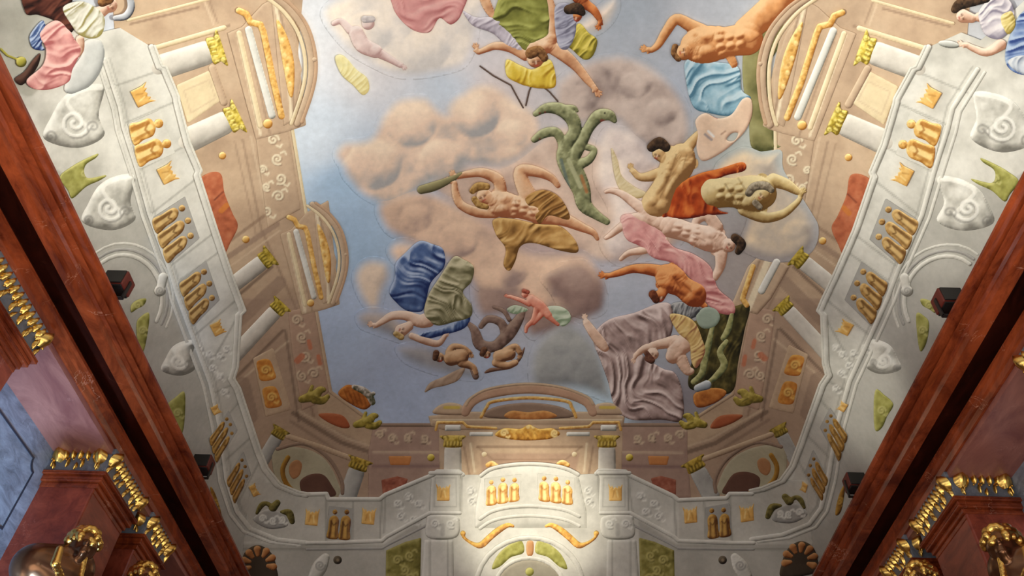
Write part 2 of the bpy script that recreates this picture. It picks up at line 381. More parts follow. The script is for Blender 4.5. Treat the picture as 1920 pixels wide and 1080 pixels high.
M_RED = mat('red_marble', rough=.22, build=marble_nodes((86, 30, 14), (160, 74, 38), (206, 150, 120)))
M_RED_SHADE = mat('red_marble_groove_shade', rough=.3, build=marble_nodes((26, 8, 5), (66, 24, 14), (120, 70, 50)))  # darker than the cornice red, puts the groove's shade into its colour
M_SHAFT = mat('red_brown_marble', rough=.3, build=marble_nodes((110, 44, 30), (158, 76, 54), (190, 130, 110), 1.4))
M_SOFFIT = mat('rose_stucco_marble', rough=.35, build=marble_nodes((128, 74, 66), (170, 112, 96), (180, 130, 116), .8))
M_GREY = mat('grey_stucco_marble', rough=.35, build=marble_nodes((104, 108, 116), (160, 166, 178), (190, 194, 200), 2.0))
M_SLATE = mat('slate_grey_marble', rough=.4, build=marble_nodes((84, 90, 100), (122, 128, 138), (150, 150, 155), 2.0))
M_INLAY = mat('dark_inlay', (.03, .035, .05), .4)
M_GOLD = mat('gilded_bronze', (.78, .50, .13), .26, 1.0)
M_BRONZE = mat('dark_bronze', (.16, .075, .035), .24, .85)
M_BLACK = mat('black_metal', (.012, .010, .010), .45, .2)
M_LAMP = mat('lamp_red_housing', lin((90, 28, 18)), .5)
M_LENS = mat('lamp_lens', (.02, .02, .025), .1)
M_FLOOR = mat('floor_marble', rough=.4, build=marble_nodes((150, 120, 100), (190, 170, 150), (210, 200, 190)))
M_WALL = mat('rose_wall_stucco', rough=.6, build=marble_nodes((150, 120, 108), (185, 160, 145), (200, 180, 170)))
def mesh_obj(name, bm, material, parent=None, smooth=False, bevel=0, **kw):
    bmesh.ops.recalc_face_normals(bm, faces=bm.faces)
    V = [tuple(v.co) for v in bm.verts]; bm.verts.index_update(); F = [tuple(v.index for v in f.verts) for f in bm.faces]; bm.free()
    o = link_mesh(name, V, F, material, parent, None, smooth)
    if bevel:
        md = o.modifiers.new('bevel', 'BEVEL'); md.width = bevel; md.segments = 2; md.limit_method = 'ANGLE'
    return tag(o, **kw)
def box(bm, x0, x1, y0, y1, z0, z1):
    v = [bm.verts.new((x, y, z)) for z in (z0, z1) for x, y in ((x0, y0), (x1, y0), (x1, y1), (x0, y1))]
    for f in ((0, 3, 2, 1), (4, 5, 6, 7), (0, 1, 5, 4), (1, 2, 6, 5), (2, 3, 7, 6), (3, 0, 4, 7)): bm.faces.new([v[i] for i in f])
def prism_y(bm, prof, y0, y1):                  # closed profile (x, z) run along Y
    n = len(prof); a = [bm.verts.new((x, y0, z)) for x, z in prof]; b = [bm.verts.new((x, y1, z)) for x, z in prof]
    for i in range(n): bm.faces.new((a[i], a[(i+1) % n], b[(i+1) % n], b[i]))
    bm.faces.new(a[::-1]); bm.faces.new(b)
def prism_x(bm, prof, x0, x1):                  # closed profile (y, z) run along X
    n = len(prof); a = [bm.verts.new((x0, y, z)) for y, z in prof]; b = [bm.verts.new((x1, y, z)) for y, z in prof]
    for i in range(n): bm.faces.new((a[i], a[(i+1) % n], b[(i+1) % n], b[i]))
    bm.faces.new(a[::-1]); bm.faces.new(b)
def arcpts(cx, cz, r, a0, a1, n=6): return [(cx+r*math.cos(math.radians(a0+(a1-a0)*i/n)), cz+r*math.sin(math.radians(a0+(a1-a0)*i/n))) for i in range(n+1)]
# heights above the floor: soffit 8.95, cornice top 9.82
XP, XW = 6.58, 7.55
crown = [(6.00, 9.82), (6.00, 9.78), (6.03, 9.74), (6.10, 9.72), (6.16, 9.70)]+arcpts(6.16, 9.62, .08, 90, 150, 3)[1:]
PROF = crown+[(6.17, 9.63), (6.17, 9.60), (6.22, 9.59), (6.24, 9.50), (6.30, 9.47), (6.38, 9.44), (6.40, 9.46), (6.40, 9.50), (6.82, 9.52), (6.82, 9.20), (6.47, 9.19), (6.46, 9.13), (6.50, 9.11), (6.52, 9.06), (6.55, 9.04), (6.56, 8.95)]
for sg, nm in ((-1, 'trim_1'), (1, 'trim_2')):
    bm = bmesh.new(); prism_y(bm, [(sg*x, z) for x, z in PROF]+[(sg*7.0, 8.95), (sg*7.0, 9.82)], -10, 18)
    mesh_obj(nm, bm, M_RED, kind='structure')
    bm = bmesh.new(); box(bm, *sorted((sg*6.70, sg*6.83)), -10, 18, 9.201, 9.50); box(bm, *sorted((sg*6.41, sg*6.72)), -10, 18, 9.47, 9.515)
    mesh_obj('trim_6' if sg < 0 else 'trim_7', bm, M_RED_SHADE, kind='structure')  # groove lining, darkened in colour to deepen the shade
    # rose soffit between the pilaster groups
    bm = bmesh.new(); box(bm, *sorted((sg*6.60, sg*XW)), -10, 18, 8.86, 8.948); mesh_obj(nm.replace('1', '3').replace('2', '4'), bm, M_SOFFIT, kind='structure')
bm = bmesh.new(); prism_x(bm, [(18.0-(x-6.0)+0.0 if False else 18.0+(x-6.7), z) for x, z in PROF]+[(18.3, 8.95), (18.3, 9.82)], -6.0, 6.0)
mesh_obj('trim_5', bm, M_RED, kind='structure')
for sg, nm in ((-1, 'wall_left'), (1, 'wall_right')):
    bm = bmesh.new(); box(bm, *sorted((sg*XW, sg*(XW+.25))), -10, 18.4, 0, 8.948)
    mesh_obj(nm, bm, M_GREY, kind='structure')
bm = bmesh.new(); box(bm, -XW, XW, 18.15, 18.4, 0, 9.7); mesh_obj('wall_end', bm, M_WALL, kind='structure')
bm = bmesh.new(); box(bm, -XW, XW, -10.3, -10.02, 0, 9.7); mesh_obj('wall_back', bm, M_WALL, kind='structure')
bm = bmesh.new(); box(bm, -XW-.3, XW+.3, -10.3, 18.4, -.2, 0); mesh_obj('floor', bm, M_FLOOR, kind='structure')

# pilasters: slate capital block with gilded leaves over a red shaft
BAYS = [(6.15, 8.05, 'nearest the camera'), (10.72, 12.15, 'in the middle bay'), (12.62, 13.75, 'just behind the middle one')]
BAYS_X = BAYS+[(1.6, 3.5, 'x'), (15.9, 17.3, 'far')]
def leaf_spray(y0, y1, x, z0, z1, sg, face, rs, big=1.0):
    """acanthus leaves, beads and scrolls standing proud of one face of the capital"""
    bm = bmesh.new(); n = max(4, int((y1-y0)/.115))
    def blob(u, z, ru, rz, dpt, tilt=0):
        # a curled leaf: 5x4 grid domed and tapered
        g = []
        for j in range(6):
            t = j/5; wv = math.sin(math.pi*min(t*.9+.1, 1))**.7*ru; row = []
            for i in range(5):
                s = i/4*2-1; uu = u+s*wv+tilt*(t-.5)*rz; zz = z+(t-.5)*2*rz; dd = dpt*(1-s*s*.8)*(.35+.65*math.sin(math.pi*t))+dpt*.6*t*t+.012*math.cos(s*9)
                row.append((uu, zz, dd))
            g.append(row)
        vs = [[bm.verts.new((sg*(x-d), uu, zz) if face == 'f' else (sg*uu, x-d, zz)) for uu, zz, d in row] for row in g]
        for j in range(5):
            for i in range(4): bm.faces.new((vs[j][i], vs[j][i+1], vs[j+1][i+1], vs[j+1][i]))
        bk = [bm.verts.new((sg*(x+.004), uu, zz) if face == 'f' else (sg*uu, x+.004, zz)) for uu, zz, d in (g[0][0], g[0][4], g[5][4], g[5][0])]
        for a, b, c in ((vs[0][0], vs[0][4], (bk[0], bk[1])), (vs[5][4], vs[5][0], (bk[2], bk[3]))): bm.faces.new((a, b, c[1], c[0]))
    for k in range(n):
        u = y0+(k+.5)*(y1-y0)/n
        blob(u, z1-.09, .055*big, .085, .07, rs.uniform(-.3, .3))
        if k % 2 == 0: blob(u+.03, z1-.25, .035*big, .08, .05, rs.uniform(-.6, .6))
        if k % 3 == 0: blob(u, z0+.09, .03, .06, .04, rs.uniform(-.6, .6))
        bmesh.ops.create_icosphere(bm, subdivisions=1, radius=.018, matrix=Matrix.Translation((sg*(x-.03), u+.07, z1-.2) if face == 'f' else (sg*(u+.07), x-.03, z1-.2)))
    for e in ((y0+.08, z1-.10), (y1-.08, z1-.10)):  # corner volutes
        blob(e[0], e[1]-.02, .12, .13, .13, 0)
    bmesh.ops.recalc_face_normals(bm, faces=bm.faces); return bm
SN = {-1: 'left', 1: 'right'}
for sg in (-1, 1):
    for k, (a, b, where) in enumerate(BAYS_X):
        rs = random.Random(k*7+sg)
        vis = k < 3
        wh = {0: 'nearest of the side', 1: 'third from the far corner', 2: 'farther one of the close pair'}.get(k, '')
        t = thing('pilaster', f'red marble pilaster with gilded capital on the {SN[sg]} wall, {["cut by the frame edge", "nearer of the close pair", "farther of the close pair"][k] if vis else ("behind the view" if k == 3 else "by the far corner")}', 'pilaster', f'pilasters of the {SN[sg]} wall')
        bm = bmesh.new(); box(bm, *sorted((sg*(XP+.02), sg*(XW+.05))), a, b, 8.52, 9.0)
        box(bm, *sorted((sg*(XP-.03), sg*XW)), a-.03, b+.03, 8.86, 8.948); mesh_obj('capital', bm, M_SLATE, t, bevel=.01)
        o1 = mesh_obj('gilded_leaves', leaf_spray(a, b, XP+.02, 8.52, 8.92, sg, 'f', rs), M_GOLD, t, smooth=True)
        if vis: mesh_obj('gilded_leaves', leaf_spray(XP+.1, XW-.05, a, 8.52, 8.92, sg, 's', rs, .8), M_GOLD, t, smooth=True)
        bm = bmesh.new(); box(bm, *sorted((sg*(XP+.10), sg*(XW+.04))), a+.08, b-.08, .3, 8.36)
        mesh_obj('shaft', bm, M_SHAFT, t, bevel=.03)
        bm = bmesh.new(); prof = [(0, 8.52), (0, 8.49), (.05, 8.46), (.05, 8.40), (.10, 8.36), (.13, 8.28), (.13, 8.2)]
        for i, (q, z) in enumerate(prof[:-1]):
            q2, z2 = prof[i+1]; box(bm, *sorted((sg*(XP-.04+q), sg*(XW+.03))), a-.04+q, b+.04-q, z2, z)
        mesh_obj('astragal', bm, M_RED, t, bevel=.012)

# grey wall panels with dark inlaid lines, between and beside the pilasters
def inlay(sg, y0, y1, z0, z1, label):
    bm = bmesh.new(); r = .16; x = sg*(XW+.003)
    def loop(o):
        a, b, c, d = y0+o, y1-o, z0+o, z1-o; pts = []
        for (cy, cz, a0) in ((b, d, 180), (a, d, 270), (a, c, 0), (b, c, 90)):
            pts += [(cy+(r)*math.cos(math.radians(a0+ (90)*t/6)), cz+(r)*math.sin(math.radians(a0+90*t/6))) for t in range(7)][::-1]
        return pts
    o_ = loop(0); i_ = loop(.03)
    # scooped corners: outline runs round the rectangle
    va = [bm.verts.new((x, p[0], p[1])) for p in o_]; vb = [bm.verts.new((x, p[0], p[1])) for p in i_]; n = len(va)
    vc = [bm.verts.new((x-sg*.014, p[0], p[1])) for p in o_]; ve = [bm.verts.new((x-sg*.014, p[0], p[1])) for p in i_]
    for i in range(n):
        j = (i+1) % n; bm.faces.new((vc[i], vc[j], ve[j], ve[i])); bm.faces.new((va[i], va[j], vc[j], vc[i])); bm.faces.new((vb[i], vb[j], ve[j], ve[i]))
    mesh_obj('panel_inlay', bm, M_INLAY, label=label, cat='wall inlay', group=f'dark inlaid panel lines of the {SN[sg]} wall')
for sg in (-1, 1):
    for y0, y1, z0, z1, w in ((8.35, 10.5, 7.2, 8.5, 'upper field between the pilasters'), (8.35, 10.5, 4.4, 6.95, 'tall field between the pilasters'), (14.0, 15.7, 5.2, 8.4, 'field beyond the far pilaster')):
        inlay(sg, y0, y1, z0, z1, f'dark inlaid outline on the grey {SN[sg]} wall, {w}')

# floodlights standing on the cornice
def floodlight(sg, y, where):
    t = thing('floodlight', f'small dark box floodlight on the {SN[sg]} cornice, {where}', 'floodlight', 'floodlights standing on the cornices')
    x = sg*6.12; z = 9.825
    bm = bmesh.new(); box(bm, x-.17, x+.17, y-.15, y+.15, z+.16, z+.44)
    mesh_obj('housing', bm, M_LAMP, t, bevel=.02)
    bm = bmesh.new(); box(bm, x-.15, x+.15, y-.175, y-.149, z+.17, z+.42); box(bm, x-.15, x+.15, y-.14, y+.14, z+.135, z+.161)
    mesh_obj('shade', bm, M_BLACK, t, bevel=.008)
    bm = bmesh.new(); box(bm, x-.19, x-.17, y-.03, y+.03, z, z+.34); box(bm, x+.17, x+.19, y-.03, y+.03, z, z+.34); box(bm, x-.19, x+.19, y-.03, y+.03, z-.004, z+.016)
    mesh_obj('bracket', bm, M_BLACK, t)
for sg in (-1, 1):
    for y, w in ((8.15, 'the nearer one'), (12.85, 'the farther one')): floodlight(sg, y, w)
# ------------------------------------------------------------------ painted architecture of the cove
TAN = ((132, 106, 86), (190, 164, 136), (216, 194, 164)); TAND = ((92, 72, 60), (146, 122, 104), (176, 152, 130)); CREAM = ((176, 150, 116), (220, 202, 164), (240, 228, 196))
WHT = ((132, 130, 120), (210, 208, 198), (242, 241, 232)); GRY = ((118, 116, 112), (168, 166, 160), (200, 198, 190)); SHAFT = ((140, 134, 124), (206, 200, 188), (234, 230, 218))
GLD = ((128, 78, 22), (206, 150, 62), (244, 206, 112)); GLDD = ((80, 50, 18), (158, 112, 40), (206, 164, 76)); ORG = ((168, 110, 44), (226, 178, 98), (248, 224, 156)); YEL = ((128, 104, 30), (206, 182, 70), (240, 224, 130))
OLV = ((98, 96, 40), (160, 158, 84), (198, 194, 124)); REDM = ((120, 58, 34), (176, 98, 66), (200, 130, 92))
def side(s): return (lambda pts: [mir(p) for p in pts]) if s == 'R' else (lambda pts: [tuple(p) for p in pts])
SIDE = {'L': 'left', 'R': 'right', 'C': 'end'}
def unit(a, b): d = math.hypot(b[0]-a[0], b[1]-a[1]) or 1; return (b[0]-a[0])/d, (b[1]-a[1])/d
def spiral(x, y, r, turns=1.7, a0=0, flip=1, n=26):
    return [(x+r*(1-i/n*.86)*math.cos(math.radians(a0)+flip*turns*2*math.pi*i/n), y+r*(1-i/n*.86)*math.sin(math.radians(a0)+flip*turns*2*math.pi*i/n)) for i in range(n+1)]
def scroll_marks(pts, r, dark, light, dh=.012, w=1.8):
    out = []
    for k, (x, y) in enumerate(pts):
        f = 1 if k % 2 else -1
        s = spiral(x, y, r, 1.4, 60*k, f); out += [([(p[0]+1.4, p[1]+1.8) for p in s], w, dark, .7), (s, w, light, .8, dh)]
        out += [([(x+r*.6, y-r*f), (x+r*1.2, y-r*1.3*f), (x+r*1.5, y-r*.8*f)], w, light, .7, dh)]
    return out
def column(s, a, b, r0, r1, label, group, cap=1.5, base=.03, ramp=SHAFT, capramp=YEL):
    T_ = side(s); a, b = T_([a, b]); ux, uy = unit(a, b); nx, ny = -uy, ux
    t = thing('painted_column', label, 'column', group)
    tip = (b[0]-ux*r1*.6, b[1]-uy*r1*.6)
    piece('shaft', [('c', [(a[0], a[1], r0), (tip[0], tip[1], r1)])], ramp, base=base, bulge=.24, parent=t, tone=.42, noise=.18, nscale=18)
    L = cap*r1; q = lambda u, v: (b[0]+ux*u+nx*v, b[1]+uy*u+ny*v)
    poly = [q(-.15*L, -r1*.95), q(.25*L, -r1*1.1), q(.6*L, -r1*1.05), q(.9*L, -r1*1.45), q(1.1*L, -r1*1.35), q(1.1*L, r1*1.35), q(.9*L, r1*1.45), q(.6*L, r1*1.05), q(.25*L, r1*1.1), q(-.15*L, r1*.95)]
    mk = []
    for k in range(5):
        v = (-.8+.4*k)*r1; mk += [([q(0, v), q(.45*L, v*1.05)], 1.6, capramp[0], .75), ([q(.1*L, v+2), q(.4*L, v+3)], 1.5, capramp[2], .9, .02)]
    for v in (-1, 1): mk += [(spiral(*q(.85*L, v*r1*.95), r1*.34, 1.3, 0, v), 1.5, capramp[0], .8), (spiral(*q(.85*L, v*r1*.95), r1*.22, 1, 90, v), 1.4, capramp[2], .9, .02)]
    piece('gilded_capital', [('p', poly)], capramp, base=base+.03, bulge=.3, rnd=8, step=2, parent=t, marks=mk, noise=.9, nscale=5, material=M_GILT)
    return t
def plaque(s, c, w, h, up, label, group, ramp=ORG, base=.125):
    T_ = side(s); L = math.hypot(*up); ux, uy = up[0]/L, up[1]/L; rx, ry = -uy, ux
    Q = lambda u, v: (c[0]+rx*u*w+ux*v*h, c[1]+ry*u*w+uy*v*h)
    pts = [(-1, -1), (1, -1), (1, .35), (1.2, 1), (.7, .45), (.55, .75), (.3, .35), (0, .55), (-.3, .35), (-.55, .75), (-.7, .45), (-1.2, 1), (-1, .35)]
    return piece('gilded_plaque', [('P', T_([Q(*p) for p in pts]))], ramp, base=base, bulge=.2, rnd=3, step=1.6, noise=.25, nscale=10, material=M_GILT, tone=.3,
                 marks=[(T_([Q(-.4, -.6), Q(-.2, .1)]), 1.3, ramp[0], .5), (T_([Q(.4, -.6), Q(.2, .1)]), 1.3, ramp[2], .7)], label=label, cat='plaque', group=group)
def fig_panel(s, q, n, label, group, ramp=ORG, ground=GRY, base=.10, faces=True):
    """recessed grey panel with a row of gilded standing figures; q = bottom start, bottom end, top end, top start"""
    T_ = side(s); t = thing('figure_relief_panel', label, 'relief', group)
    def W(u, v):
        b = [q[0][i]*(1-u)+q[1][i]*u for i in (0, 1)]; tp = [q[3][i]*(1-u)+q[2][i]*u for i in (0, 1)]
        return T_([(b[0]*(1-v)+tp[0]*v, b[1]*(1-v)+tp[1]*v)])[0]
    piece('panel_ground', [('P', [W(-.03, -.03), W(1.03, -.03), W(1.03, 1.03), W(-.03, 1.03)])], ground, base=base, bulge=0, parent=t, step=2.5, tone=0)
    sc = math.hypot(q[1][0]-q[0][0], q[1][1]-q[0][1])/n
    for k in range(n):
        u = (k+.5)/n; dw = .46/n; hh = [0, .04, -.03, .02][k % 4]
        body = [W(u-dw, .0), W(u-dw*.95, .3), W(u-dw*.9, .6+hh), W(u-dw*.35, .72+hh), W(u+dw*.35, .72+hh), W(u+dw*.9, .58+hh), W(u+dw*.9, .3), W(u+dw, .0)]
        hd = W(u, .85+hh); ar = [W(u-dw*.5, .55), W(u, .42), W(u+dw*.5, .5)]
        mk = [([W(u-dw*.55, .05), W(u-dw*.5, .55)], sc*.10, ramp[0], .8), ([W(u+dw*.6, .05), W(u+dw*.3, .5)], sc*.07, ramp[0], .6), ([W(u+dw*.05, .08), W(u, .6)], sc*.12, ramp[2], .7), (ar, sc*.05, ramp[0], .8, .01)]
        hr = max(sc*.21, 3.3)
        mk += [([(hd[0]-hr*.3, hd[1]-1)], 1.2, ramp[0], .7), ([(hd[0]+hr*.35, hd[1]-1)], 1.2, ramp[0], .7)]
        piece('gilded_figure', [('p', body), ('c', [(hd[0], hd[1], hr)])], ramp, base=base+.015, bulge=.4, rnd=6, step=1.7, parent=t, marks=mk, noise=.5, nscale=7, material=M_GILT)
    return t
def slab(name, s, pts, ramp, base, parent=None, sharp=True, step=3, marks=(), **kw):
    return piece(name, [('P' if sharp else 'p', side(s)(pts))], ramp, base=base, bulge=kw.pop('bulge', .15), rnd=kw.pop('rnd', 4), step=step, parent=parent, marks=marks, tone=kw.pop('tone', .25), **kw)
def band(name, s, pts, hw, ramp, base, parent=None, step=2.2, marks=(), **kw):
    return piece(name, [('b', side(s)(pts), hw)], ramp, base=base, bulge=kw.pop('bulge', .22), rnd=hw, step=step, parent=parent, marks=marks, tone=kw.pop('tone', .4), noise=kw.pop('noise', .1), **kw)
def L_(s, pts, w, col, al, *dh): return (side(s)(pts), w, col, al)+tuple(dh)

RAIL = [(225, 52), (284, 88), (298, 126), (306, 128), (330, 185), (330, 192), (350, 270), (372, 322), (368, 330), (400, 430), (430, 520), (447, 566), (454, 585), (446, 592), (440, 690), (433, 712), (444, 730), (482, 845), (496, 880), (520, 910), (556, 925), (575, 928)]
def side_architecture(s):
    n = SIDE[s]; I = side(s)
    # --- tan attic wall
    t = thing('painted_attic_wall', f'tan painted attic wall between the white parapet and the sky, {n} side', 'painted wall')
    dk, lt = TAN[0], TAN[2]
    mk = [L_(s, [(245, 45), (372, 14)], 2, dk, .7), L_(s, [(300, 85), (430, 48)], 2.5, dk, .6), L_(s, [(375, -20), (400, 45)], 2, lt, .6), L_(s, [(384, -20), (408, 42)], 1.5, dk, .5),
          L_(s, [(455, 262), (490, 430), (560, 590)], 2, dk, .5), L_(s, [(470, 255), (505, 420)], 2, lt, .5), L_(s, [(440, 265), (480, 440)], 1.5, dk, .4),
          L_(s, [(392, 480), (495, 405)], 3, dk, .6), L_(s, [(400, 500), (520, 420)], 5, TAND[1], .7), L_(s, [(410, 515), (525, 432)], 1.5, lt, .6),
          L_(s, [(440, 560), (510, 500)], 3, TAND[0], .6), L_(s, [(450, 600), (525, 530)], 12, TAND[1], .6), L_(s, [(440, 710), (530, 620)], 3, TAND[0], .6), L_(s, [(440, 722), (540, 640)], 2, lt, .5)]
    mk += [L_(s, [(470, 780), (455, 720)], 14, TAND[1], .7), L_(s, [(545, 610), (588, 780)], 2, dk, .6), L_(s, [(535, 620), (560, 790)], 2.5, TAND[0], .5),
           L_(s, [(550, 775), (640, 830), (700, 850)], 4, TAND[0], .6), L_(s, [(560, 770), (650, 822), (705, 840)], 2, lt, .5), L_(s, [(545, 790), (640, 850)], 3, TAND[1], .7)]
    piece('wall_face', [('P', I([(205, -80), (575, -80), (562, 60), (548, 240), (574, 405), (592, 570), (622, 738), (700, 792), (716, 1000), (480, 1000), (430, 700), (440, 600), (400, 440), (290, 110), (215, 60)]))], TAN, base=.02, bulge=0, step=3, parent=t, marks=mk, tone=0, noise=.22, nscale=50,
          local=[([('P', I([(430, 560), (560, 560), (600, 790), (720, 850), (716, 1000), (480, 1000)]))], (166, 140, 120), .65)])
    # frieze band with scrollwork, in two lengths
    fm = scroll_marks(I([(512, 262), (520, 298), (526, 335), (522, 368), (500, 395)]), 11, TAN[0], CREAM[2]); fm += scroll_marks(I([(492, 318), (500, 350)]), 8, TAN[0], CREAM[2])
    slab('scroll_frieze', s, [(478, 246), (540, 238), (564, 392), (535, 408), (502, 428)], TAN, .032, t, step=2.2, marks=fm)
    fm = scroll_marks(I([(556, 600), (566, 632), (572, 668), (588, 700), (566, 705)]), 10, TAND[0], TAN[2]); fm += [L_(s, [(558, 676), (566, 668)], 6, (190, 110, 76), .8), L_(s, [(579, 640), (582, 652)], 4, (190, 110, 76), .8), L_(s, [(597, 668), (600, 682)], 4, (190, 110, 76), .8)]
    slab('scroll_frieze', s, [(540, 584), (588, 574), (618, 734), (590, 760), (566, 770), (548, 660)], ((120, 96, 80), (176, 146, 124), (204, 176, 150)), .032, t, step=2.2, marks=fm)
    band('edge_moulding', s, [(548, 242), (575, 405)] if s == 'L' else [(548, 242), (552, 285)], 3.2, CREAM, .045, t); band('edge_moulding', s, [(590, 566), (620, 735), (698, 792)], 3.2, TAN, .045, t)
    band('wall_moulding', s, [(240, 38), (392, -2)], 3, CREAM, .045, t); band('wall_moulding', s, [(284, 92), (420, 52)], 5, CREAM, .04, t)
    # cream field between the two near columns
    slab('cream_field', s, [(330, 160), (392, 132), (412, 190), (352, 232)], CREAM, .035, t, noise=.16, marks=[L_(s, [(345, 170), (392, 150), (404, 184), (358, 212), (345, 170)], 1.4, TAN[1], .5)])
    band('wall_moulding', s, [(398, 128), (420, 192)], 7, TAN, .04, t)
    # red marble field
    g = [L_(s, [(402, 375), (418, 360)], 1.6, (96, 40, 30), .7), L_(s, [(415, 395), (425, 385)], 5, (196, 120, 50), .7), L_(s, [(395, 420), (410, 440)], 2, (190, 120, 90), .5)]
    slab('red_marble_field', s, [(373, 345), (390, 325), (414, 326), (421, 362), (436, 400), (446, 424), (432, 455), (420, 476), (405, 455), (392, 408)], REDM, .045, t, sharp=False, noise=.4, nscale=10, step=2, marks=g)
    for x, y in ((417, 292), (461, 449)): piece('gilded_stud', [('c', I([(x, y, 7)]))], ORG, base=.04, bulge=.5, step=1.5, parent=t, material=M_GILT)
    # panel with two orange cartouches
    slab('lower_panel', s, [(474, 672), (512, 652), (547, 768), (498, 782)], CREAM if 0 else TAN, .035, t)
    for x, y in ((496, 694), (507, 745)):
        slab('orange_cartouche', s, [(x-14, y-16), (x+8, y-20), (x+18, y), (x+20, y+16), (x-6, y+20), (x-12, y+4)], ((150, 76, 30), (206, 136, 60), (228, 180, 96)), .045, t, sharp=False, step=1.8, noise=.4, nscale=7,
             marks=scroll_marks(I([(x+2, y)]), 9, (140, 70, 30), (236, 196, 110)), material=M_GILT)
    # --- columns
    G = f'painted columns along the {n} side'
    column(s, (296, 128), (396, 96), 24, 23, f'pale painted column with gilded capital, {n} side, nearest the top frame edge', G, .9)
    column(s, (346, 266), (430, 226), 24, 22, f'pale painted column with gilded capital, {n} side, second from the top', G, .9)
    column(s, (432, 538), (494, 490), 15, 15, f'grey painted column with gilded capital, {n} side, just above the middle', G, 1.2, capramp=((100, 84, 26), (176, 152, 50), (214, 190, 84)))
    column(s, (438, 668), (518, 582), 15, 14, f'grey painted column with gilded capital, {n} side, below the second pediment', G, 1.2, capramp=((100, 84, 26), (176, 152, 50), (214, 190, 84)))
    column(s, (488, 872), (520, 818), 12, 12, f'short grey painted column near the {n} far corner, beside the parapet', G, 1.3, capramp=((80, 66, 22), (150, 126, 44), (190, 166, 74)), ramp=GRY)
    column(s, (652, 930), (670, 878), 17, 16, f'grey painted column of the end wall, right beside the {n} corner niche', G, 1.1, capramp=((80, 66, 22), (160, 130, 44), (200, 170, 74)), ramp=GRY)
    # --- segmental pediments
    def pediment(A, lab):
        t = thing('painted_pediment', lab, 'pediment', f'curved pediments along the {n} side'); sc = A['s']
        f = lambda pts: [(A['x']+x*sc, A['y']+y*sc) for x, y in pts]
        slab('entablature_block', s, f([(-128, 62), (-100, 50), (-62, 8), (-40, -4), (-8, -22), (20, 235), (-18, 248), (-74, 262)]), TAN, .05, t, marks=[L_(s, f([(-92, 62), (-48, 250)]), 2, TAN[0], .5), L_(s, f([(-108, 66), (-66, 252)]), 2.5, CREAM[2], .6)])
        band('white_fascia', s, f([(-88, 56), (-44, 216)]), 7*sc, WHT, .07, t)
        band('cream_fascia', s, f([(-106, 62), (-66, 236)]), 5*sc, CREAM, .065, t)
        band('gilded_egg_moulding', s, f([(-106, 20), (-92, 26), (-84, 42), (-66, 46), (-60, 60), (-42, 150), (-26, 218)]), 6*sc, ORG, .085, t, noise=.5, nscale=4, material=M_GILT)
        piece('gilded_scroll_end', [('c', I(f([(-52, 232)]) and [(p[0], p[1], 9*sc) for p in f([(-52, 232)])]))], ORG, base=.08, bulge=.5, step=1.7, parent=t, material=M_GILT)
        arc = f([(-48, -12), (-14, 14), (14, 52), (28, 98), (30, 140), (22, 180), (4, 232)])
        slab('tympanum', s, f([(-46, -10), (-30, 20), (-6, 60), (12, 130), (2, 190), (-6, 228), (-22, 236)]), TAN, .07, t, marks=[L_(s, f([(-40, 0), (-14, 120), (-8, 225)]), 2.5, CREAM[2], .7), L_(s, f([(-34, 0), (-8, 120), (-2, 225)]), 2, TAN[0], .6)])
        band('outer_moulding', s, crom(arc, False), 6.5*sc, TAN, .10, t); band('crown_moulding', s, crom([(p[0]+8*sc, p[1]-3*sc) for p in arc], False), 3.5*sc, ((150, 118, 92), (186, 154, 124), (214, 184, 152)), .115, t)
        band('inner_moulding', s, crom([(p[0]-12*sc, p[1]+(4 if i < 3 else 0)*sc) for i, p in enumerate(arc)], False), 3.5*sc, CREAM, .095, t)
        piece('gilded_tympanum_ornament', [('p', I(f([(-36, 38), (-24, 50), (-10, 84), (-2, 124), (-4, 176), (-12, 178), (-22, 130), (-30, 84)])))], ORG, base=.085, bulge=.4, step=1.7, rnd=6, parent=t, noise=.4, nscale=6, material=M_GILT,
              marks=[(I(f([(-31+k*5, 50+k*27)]))[:1], 4.5*sc, ORG[2], .6, .02) for k in range(5)]+[(I(f([(-24+k*4, 62+k*27)]))[:1], 3*sc, ORG[0], .6) for k in range(4)])
        piece('apex_knob', [('c', [(p[0], p[1], 5.5*sc) for p in I(f([(36, 112)]))])], TAN, base=.1, bulge=.7, step=1.5, parent=t)
    pediment(dict(x=554, y=0, s=1.0), f'large curved tan pediment with gilded moulding, {n} edge of the sky near the top')
    if s == 'L': pediment(dict(x=622, y=392, s=.76), 'smaller curved tan pediment with gilded moulding, left edge of the sky, mid height')
    else: # half hidden behind the cloud
        t = thing('painted_pediment', 'tan pediment end showing below the cloud on the right edge of the sky', 'pediment')
        piece('entablature_block', [('P', [(1402, 500), (1432, 470), (1480, 500), (1446, 560), (1420, 590), (1370, 575)])], TAN, base=.05, bulge=.1, parent=t, marks=[([(1440, 488), (1402, 580)], 6, CREAM[2], .7), ([(1424, 490), (1388, 580)], 2, TAN[0], .6)])
        piece('gilded_egg_moulding', [('b', [(1412, 500), (1392, 560), (1400, 572)], 5)], ORG, base=.07, bulge=.4, step=1.8, parent=t, noise=.5, nscale=4, material=M_GILT)
        piece('white_fascia', [('b', [(1456, 492), (1428, 545)], 7)], WHT, base=.07, bulge=.4, step=1.8, parent=t)
    # --- white parapet
    t = thing('painted_parapet', f'white painted parapet wall running above the {n} cornice', 'parapet')
    outer = [(-60, -60), (30, -80), (190, 60)]+RAIL[:]+[(575, 1150), (480, 1150), (420, 1060), (0, 150)]
